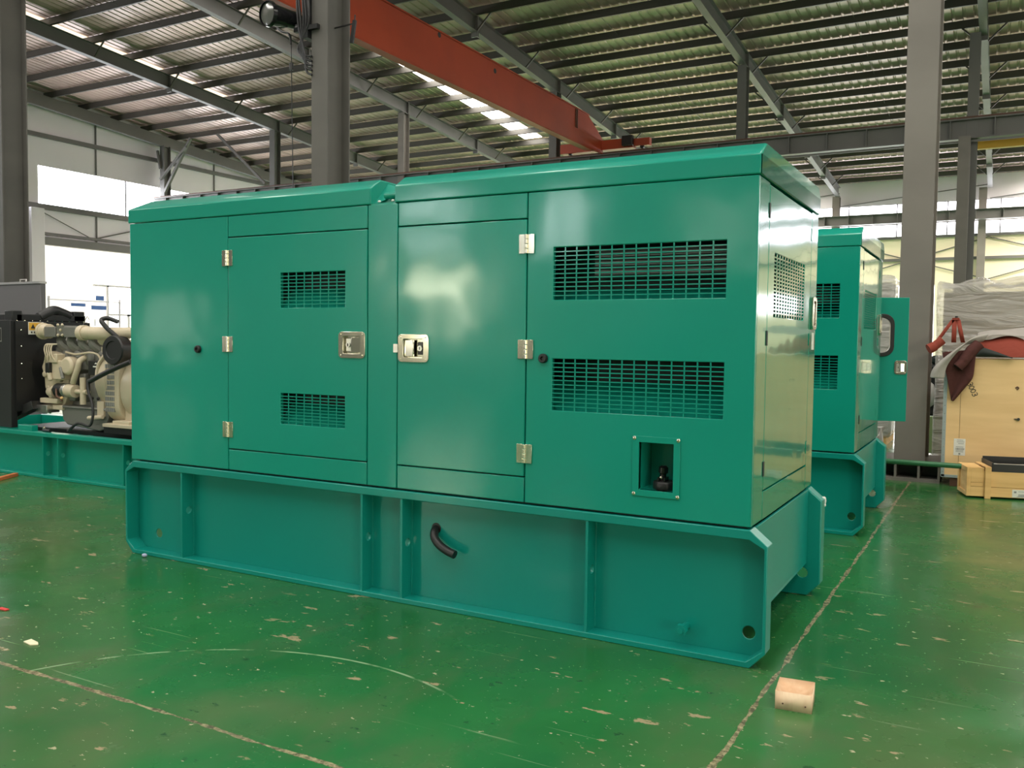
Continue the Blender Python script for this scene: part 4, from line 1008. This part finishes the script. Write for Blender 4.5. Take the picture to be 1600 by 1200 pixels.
# hand-written number, running down the sheet
def stroke_digits(chars, o, s, ang, y, r):
    b = MB(off); ca, sa = math.cos(ang), math.sin(ang); adv = 0.0
    shapes = {'3': [[(0.05, 0.95), (0.35, 1.0), (0.6, 0.8), (0.5, 0.58), (0.25, 0.52), (0.55, 0.42), (0.62, 0.18), (0.35, 0.0), (0.02, 0.08)]],
              '0': [[(0.3, 1.0), (0.06, 0.75), (0.04, 0.3), (0.28, 0.0), (0.56, 0.25), (0.6, 0.7), (0.3, 1.0)]]}
    for c in chars:
        for st in shapes[c]:
            pts = []
            for px, pz in st:
                u, v = (px + adv) * s, (pz - 0.5) * s
                pts.append((o[0] + u * ca - v * sa, y, o[1] + u * sa + v * ca))
            b.tube(spline(pts, 4), r, INK, 5)
        adv += 0.78
    return b
stroke_digits('3003', (0.583, 0.94), 0.042, math.radians(-66), cy0 - 0.001, 0.0030).build('hand_marking', pcr)
b = MB(off); b.tube(spline([(0.94, cy0 - 0.001, 0.905), (0.955, cy0 - 0.001, 0.915), (0.965, cy0 - 0.001, 0.905), (0.95, cy0 - 0.001, 0.893)]), 0.006, BROWN, 6); b.build('wood_knot', pcr)
b = MB(off); b.box(0.94, 0.985, cy0 - 0.012, cy0, 0.632, 0.638, INK); b.cyl((0.972, cy0, 0.635), (0.972, cy0 - 0.02, 0.635), 0.012, INK, n=8); b.build('bolt', pcr)

scr = thing('wooden_crate', 'low pale pine crate with dark lining on the floor before the plywood crate', 'crate', (0.635, 4.87, 0), math.radians(14))
b = MB(); Lc, Dc, Hc = 0.70, 0.34, 0.255
for z0, z1 in ((0.015, 0.095), (0.098, 0.130), (0.132, Hc)): b.box(0, 0.10, 0, 0.02, z0, z1, PINE)
for z0, z1 in ((0.015, 0.095), (0.098, 0.225)): b.box(0.10, Lc, 0, 0.02, z0, z1, PINE)
b.box(0, Lc, Dc - 0.02, Dc, 0.015, 0.24, PINE); b.box(0, Lc, 0.02, Dc - 0.02, 0.015, 0.03, PINE)
b.box(0.0, 0.095, 0.02, Dc - 0.02, 0.225, Hc, PINE)
b.build('side_boards', scr, bevel=0.002)
b = MB()
b.box(-0.018, 0.0, 0.0, Dc, 0.015, 0.255, PINE); b.box(-0.03, -0.018, 0.0, 0.05, 0.015, 0.255, PINE); b.box(-0.03, -0.018, Dc - 0.05, Dc, 0.015, 0.255, PINE); b.box(-0.03, -0.018, 0.05, Dc - 0.05, 0.215, 0.255, PINE); b.box(-0.03, -0.018, 0.05, Dc - 0.05, 0.015, 0.05, PINE)
b.build('end_frame', scr, bevel=0.002)
for x in (0.105, 0.60):
    b = MB(); b.box(x, x + 0.045, -0.022, 0.0, 0.0, 0.265, PINE); b.box(x, x + 0.045, 0.0, Dc, Hc + 0.001, Hc + 0.012, PINE); b.build('cleat', scr, bevel=0.002)
b = MB(); b.box(0.16, Lc, 0.0, 0.012, 0.226, 0.29, BLACK); b.box(0.16, Lc, Dc - 0.02, Dc - 0.008, 0.24, 0.32, BLACK); b.box(0.155, 0.17, 0.0, Dc, 0.226, 0.30, BLACK); b.box(0.16, Lc, 0.015, Dc - 0.03, 0.23, 0.245, DARK); b.box(0.17, Lc, 0.16, 0.2, 0.262, 0.275, STEEL)
b.build('dark_lining', scr, bevel=0.002)
b = MB(); b.box(0.315, 0.47, -0.0022, -0.0005, 0.02, 0.085, PAPER); lab = b.build('paper_label', scr)
b = MB(); b.box(0.328, 0.346, -0.0035, -0.0022, 0.057, 0.072, INKG)
for z, x0, x1 in ((0.068, 0.36, 0.45), (0.045, 0.36, 0.45), (0.026, 0.35, 0.43)): b.box(x0, x1, -0.0035, -0.0022, z, z + 0.003, INKG)
x = 0.36
while x < 0.45: wv = random.choice((0.002, 0.003)); b.box(x, x + wv, -0.0035, -0.0022, 0.032, 0.042, INKG); x += wv + 0.002
b.build('label_print', lab, smooth=0)

def lumpy_box(x0, x1, y0, y1, z0, z1, n, amp, seed, m, off, top_amp=0.0):
    """rounded, wrinkled box skin"""
    random.seed(seed); b = MB(off); N = n
    from mathutils import noise
    def P(u, v, w):
        p = Vector((x0 + (x1 - x0) * u, y0 + (y1 - y0) * v, z0 + (z1 - z0) * w))
        c = Vector(((x0 + x1) / 2, (y0 + y1) / 2, (z0 + z1) / 2)); d = (p - c).normalized()
        k = noise.noise(p * 3.1 + Vector((seed, 0, 0))) * amp + noise.noise(p * 9.0) * amp * 0.4
        q = p + d * k
        if w > 0.99: q.z += top_amp * (noise.noise(Vector((p.x * 4, p.y * 4, seed))) + 0.3)
        return q
    idx = {}; vs = []; fs = []
    def V(i, j, k):
        if (i, j, k) not in idx: idx[(i, j, k)] = len(vs); vs.append(P(i / N, j / N, k / N))
        return idx[(i, j, k)]
    for a in range(N):
        for c in range(N):
            for t in (0, N):
                fs.append((V(a, c, t), V(a + 1, c, t), V(a + 1, c + 1, t), V(a, c + 1, t)))
                fs.append((V(a, t, c), V(a + 1, t, c), V(a + 1, t, c + 1), V(a, t, c + 1)))
                fs.append((V(t, a, c), V(t, a + 1, c), V(t, a + 1, c + 1), V(t, a, c + 1)))
    b.add(vs, fs, m); return b
wp = thing('wrapped_pallet', 'tall grey load in clear stretch film standing behind the plywood crate', 'wrapped pallet', (0.69, 6.9, 0))
off = (0.69, 6.9, 0)
b = MB(off); b.box(0.30, 1.08, 6.44, 7.4, 0.14, 1.80, WRAP); 
for z in (0.5, 0.85, 1.2, 1.5): b.box(0.295, 1.085, 6.435, 7.405, z, z + 0.012, DARK)
b.build('load', wp, bevel=0.01)
lumpy_box(0.24, 1.12, 6.36, 7.46, 0.10, 1.87, 22, 0.028, 5, FILM, off, 0.10).build('stretch_film', wp, smooth=180, subsurf=1)
b = MB(off)
for y in (6.5, 6.9, 7.3): b.box(0.30, 1.08, y, y + 0.1, 0.0, 0.12, PINE)
b.build('pallet', wp)
wp2 = thing('wrapped_pallet', 'film wrapped load seen through the window of the ajar generator door', 'wrapped pallet', (-0.7, 9.0, 0))
off = (-0.7, 9.0, 0)
b = MB(off); b.box(-1.5, -0.42, 8.6, 9.5, 0.12, 2.05, WRAP); b.build('load', wp2, bevel=0.01)
lumpy_box(-1.55, -0.36, 8.55, 9.55, 0.10, 2.10, 16, 0.04, 9, FILM, off, 0.06).build('stretch_film', wp2, smooth=180, subsurf=1)
b = MB(off); b.box(-1.5, -0.42, 8.6, 9.5, 0.0, 0.12, PINE); b.build('pallet', wp2)
pb = thing('plastic_bundle', 'crumpled white plastic sheeting beside the foot of the big right column', 'plastic sheet', (-0.5, 5.9, 0))
lumpy_box(-0.75, -0.24, 6.2, 6.6, 0.02, 0.40, 12, 0.09, 4, mat('milky_plastic', (0.70, 0.66, 0.64), 0.35), (-0.5, 5.9, 0), 0.05).build('sheeting', pb, smooth=20, recalc=True)
mc = thing('machine', 'dark machine half hidden between the big column and the plywood crate', 'machine', (0.35, 8.2, 0))
off = (0.35, 8.2, 0)
b = MB(off); b.box(0.02, 0.9, 7.9, 8.6, 0.45, 1.05, BLACK); b.box(0.1, 0.8, 7.95, 8.5, 1.05, 1.15, DARK); b.build('body', mc, bevel=0.03)
b = MB(off); b.box(0.05, 0.85, 7.86, 7.9, 0.02, 0.45, mat('olive_panel', (0.24, 0.32, 0.14), 0.5)); b.build('lower_panel', mc, bevel=0.01)
b = MB(off); b.ball((0.12, 7.85, 0.70), 0.09, mat('pale_tarp', (0.6, 0.58, 0.55), 0.5), (0.6, 0.6, 1.6), 10); b.build('pale_cover', mc)
# cloth on the crate
def px_(u): return 0.516 + 0.00472 * (u - 1500)      # across the crate front
def pz_(v): return 1.161 - 0.0054 * (v - 560)        # down the crate front
def cloth(name, parent, off, rows, m, th=0.008, sub=2):
    b = MB(off); b.grid([[Vector(p) for p in r] for r in rows], m)
    o = b.build(name, parent, smooth=180, solid=th, subsurf=sub, recalc=False)
    return o
rj = thing('red_jacket', 'red and dark grey work jacket heaped on the plywood crate', 'jacket', (0.8, 5.70, 1.16))
off = (0.8, 5.25, 1.16)
rows = []
for j in range(9):                       # heap: from the front edge up over and back
    t = j / 8.0; r = []
    for i in range(15):
        u = i / 14.0; x = px_(1515) + u * 0.62
        hgt = 0.185 * (min(1, t * 3.2) ** 0.6) * (1 - 0.5 * max(0, t - 0.6) / 0.4) * (0.55 + 0.45 * math.sin(PI * min(1, u * 0.9 + 0.15))) * (1 - 0.55 * max(0, u - 0.75) / 0.25)
        hgt += 0.018 * math.sin(11 * u + 5 * t) * math.sin(PI * t)
        y = 4.985 + 0.40 * t + 0.012 * math.sin(9 * u + 2 * t)
        r.append((x, y, 1.166 + max(0.004, hgt)))
    rows.append(r)
cloth('jacket_body', rj, off, rows, REDC)
rows = []
for j in range(5):
    t = j / 4.0
    rows.append([(px_(1522 + 62 * u), 4.978 - 0.035 * math.sin(PI * t), 1.168 + 0.115 * t * min(1.0, 0.15 + u / 0.14) * (1.0 - u) ** 0.9) for u in [k / 9.0 for k in range(10)]])
cloth('grey_lining', rj, off, rows, DGREYC)
rows = []                                # flap hanging over the front left corner, to a point
for j in range(10):
    t = j / 9.0; xl = px_(1466 + 18 * t); xr = px_(1525 - 8 * t if t < 0.55 else 1520.6 - 74 * (t - 0.55)); zt = pz_(545 + 87 * t)
    xr = max(xr, xl + 0.008)
    rows.append([(xl + (xr - xl) * u, 4.968 - 0.02 * math.sin(7 * u + 3 * t) - 0.015 * (1 - t) * math.sin(PI * u), zt - 0.03 * (1 - u) * (1 - t) ) for u in [k / 7.0 for k in range(8)]])
cloth('hanging_flap', rj, off, rows, MAROON)
b = MB(off)
b.tube(spline([(px_(1528), 5.0, pz_(538)), (px_(1513), 4.965, pz_(552)), (px_(1503), 4.945, pz_(566)), (px_(1494), 4.93, pz_(576))]), [0.055] * 6 + [0.05] * 6 + [0.045] * 7, MAROON, 14); b.build('sleeve', rj, smooth=60)
b = MB(off); b.lathe((px_(1494), 4.929, pz_(576)), Vector((0.55, 0.2, 0.75)), [(-0.003, 0.037), (0.02, 0.03), (0.02, 0.0)], DARK, 14); b.build('sleeve_opening', rj)
gj = thing('grey_jacket', 'grey jacket lying over the red one with its sleeve hanging left', 'jacket', (0.75, 5.70, 1.3))
off = (0.75, 5.25, 1.3)
rows = []
for j in range(7):
    t = j / 6.0; r = []
    for i in range(12):
        u = i / 11.0; x = px_(1523) + 0.66 * u
        r.append((x, 5.06 + 0.34 * t, 1.388 + 0.045 * math.sin(PI * (0.15 + 0.75 * t)) - 0.05 * (1 - t) ** 2 + 0.012 * math.sin(8 * u + 4 * t) + 0.02 * u - 0.04 * max(0, 0.2 - u) / 0.2))
    rows.append(r)
cloth('jacket_body', gj, off, rows, GREYC)
rows = []
path = spline([(px_(1540), 5.06, pz_(526)), (px_(1512), 4.99, pz_(532)), (px_(1492), 4.94, pz_(546)), (px_(1475), 4.92, pz_(562)), (px_(1463), 4.92, pz_(578)), (px_(1460), 4.92, pz_(594))], 3)
for k, p in enumerate(path):
    t = k / (len(path) - 1); w_ = 0.062 + 0.016 * t
    q = Vector(p); d = Vector((0.45 + 0.55 * t, 0, 0.85 - 0.85 * t)).normalized()
    rows.append([tuple(q + d * w_ * (v - 0.5) * 1.5 + Vector((0, -0.03 * math.sin(PI * v) - 0.006 * math.sin(9 * v + 6 * t), 0))) for v in [m_ / 5.0 for m_ in range(6)]])
cloth('sleeve', gj, off, rows, GREYC)
ws = thing('webbing_sling', 'red webbing strap hooked up in an inverted V above the jackets', 'strap', (0.5, 5.6, 1.3))
off = (0.5, 5.6, 1.3)
b = MB(off); yy = 5.56
def ribbon(pts, w):
    r1 = [[Vector((p[0] - w / 2, yy, p[1])), Vector((p[0] + w / 2, yy, p[1]))] for p in pts]; b.grid(r1, REDC)
SX = lambda u: 0.455 + 0.0050 * (u - 1494); SZ = lambda v: 1.505 - 0.0052 * (v - 505)
ribbon([(SX(1489), SZ(505)), (SX(1475), SZ(526)), (SX(1461), SZ(547)), (SX(1452), SZ(556))], 0.035)
ribbon([(SX(1491), SZ(505)), (SX(1491), SZ(530)), (SX(1491), SZ(545))], 0.040)
ribbon([(SX(1497), SZ(505)), (SX(1502), SZ(528)), (SX(1506), SZ(545))], 0.036)
b.build('strap_band', ws, solid=0.006, recalc=False)
b = MB(off); b.box(SX(1487), SX(1499), yy - 0.012, yy + 0.012, SZ(506), SZ(502), REDC); b.cyl((SX(1494), yy, SZ(503)), (SX(1494), yy, SZ(499)), 0.012, BLACK, n=8); b.build('strap_hook', ws)
b = MB(off)
b.tube(spline([(SX(1473), 5.5, SZ(541)), (SX(1460), 5.48, SZ(552)), (SX(1451), 5.46, SZ(557))]), [0.04] * 6 + [0.045] * 7, REDC, 12); b.build('strap_sleeve', ws, smooth=60)
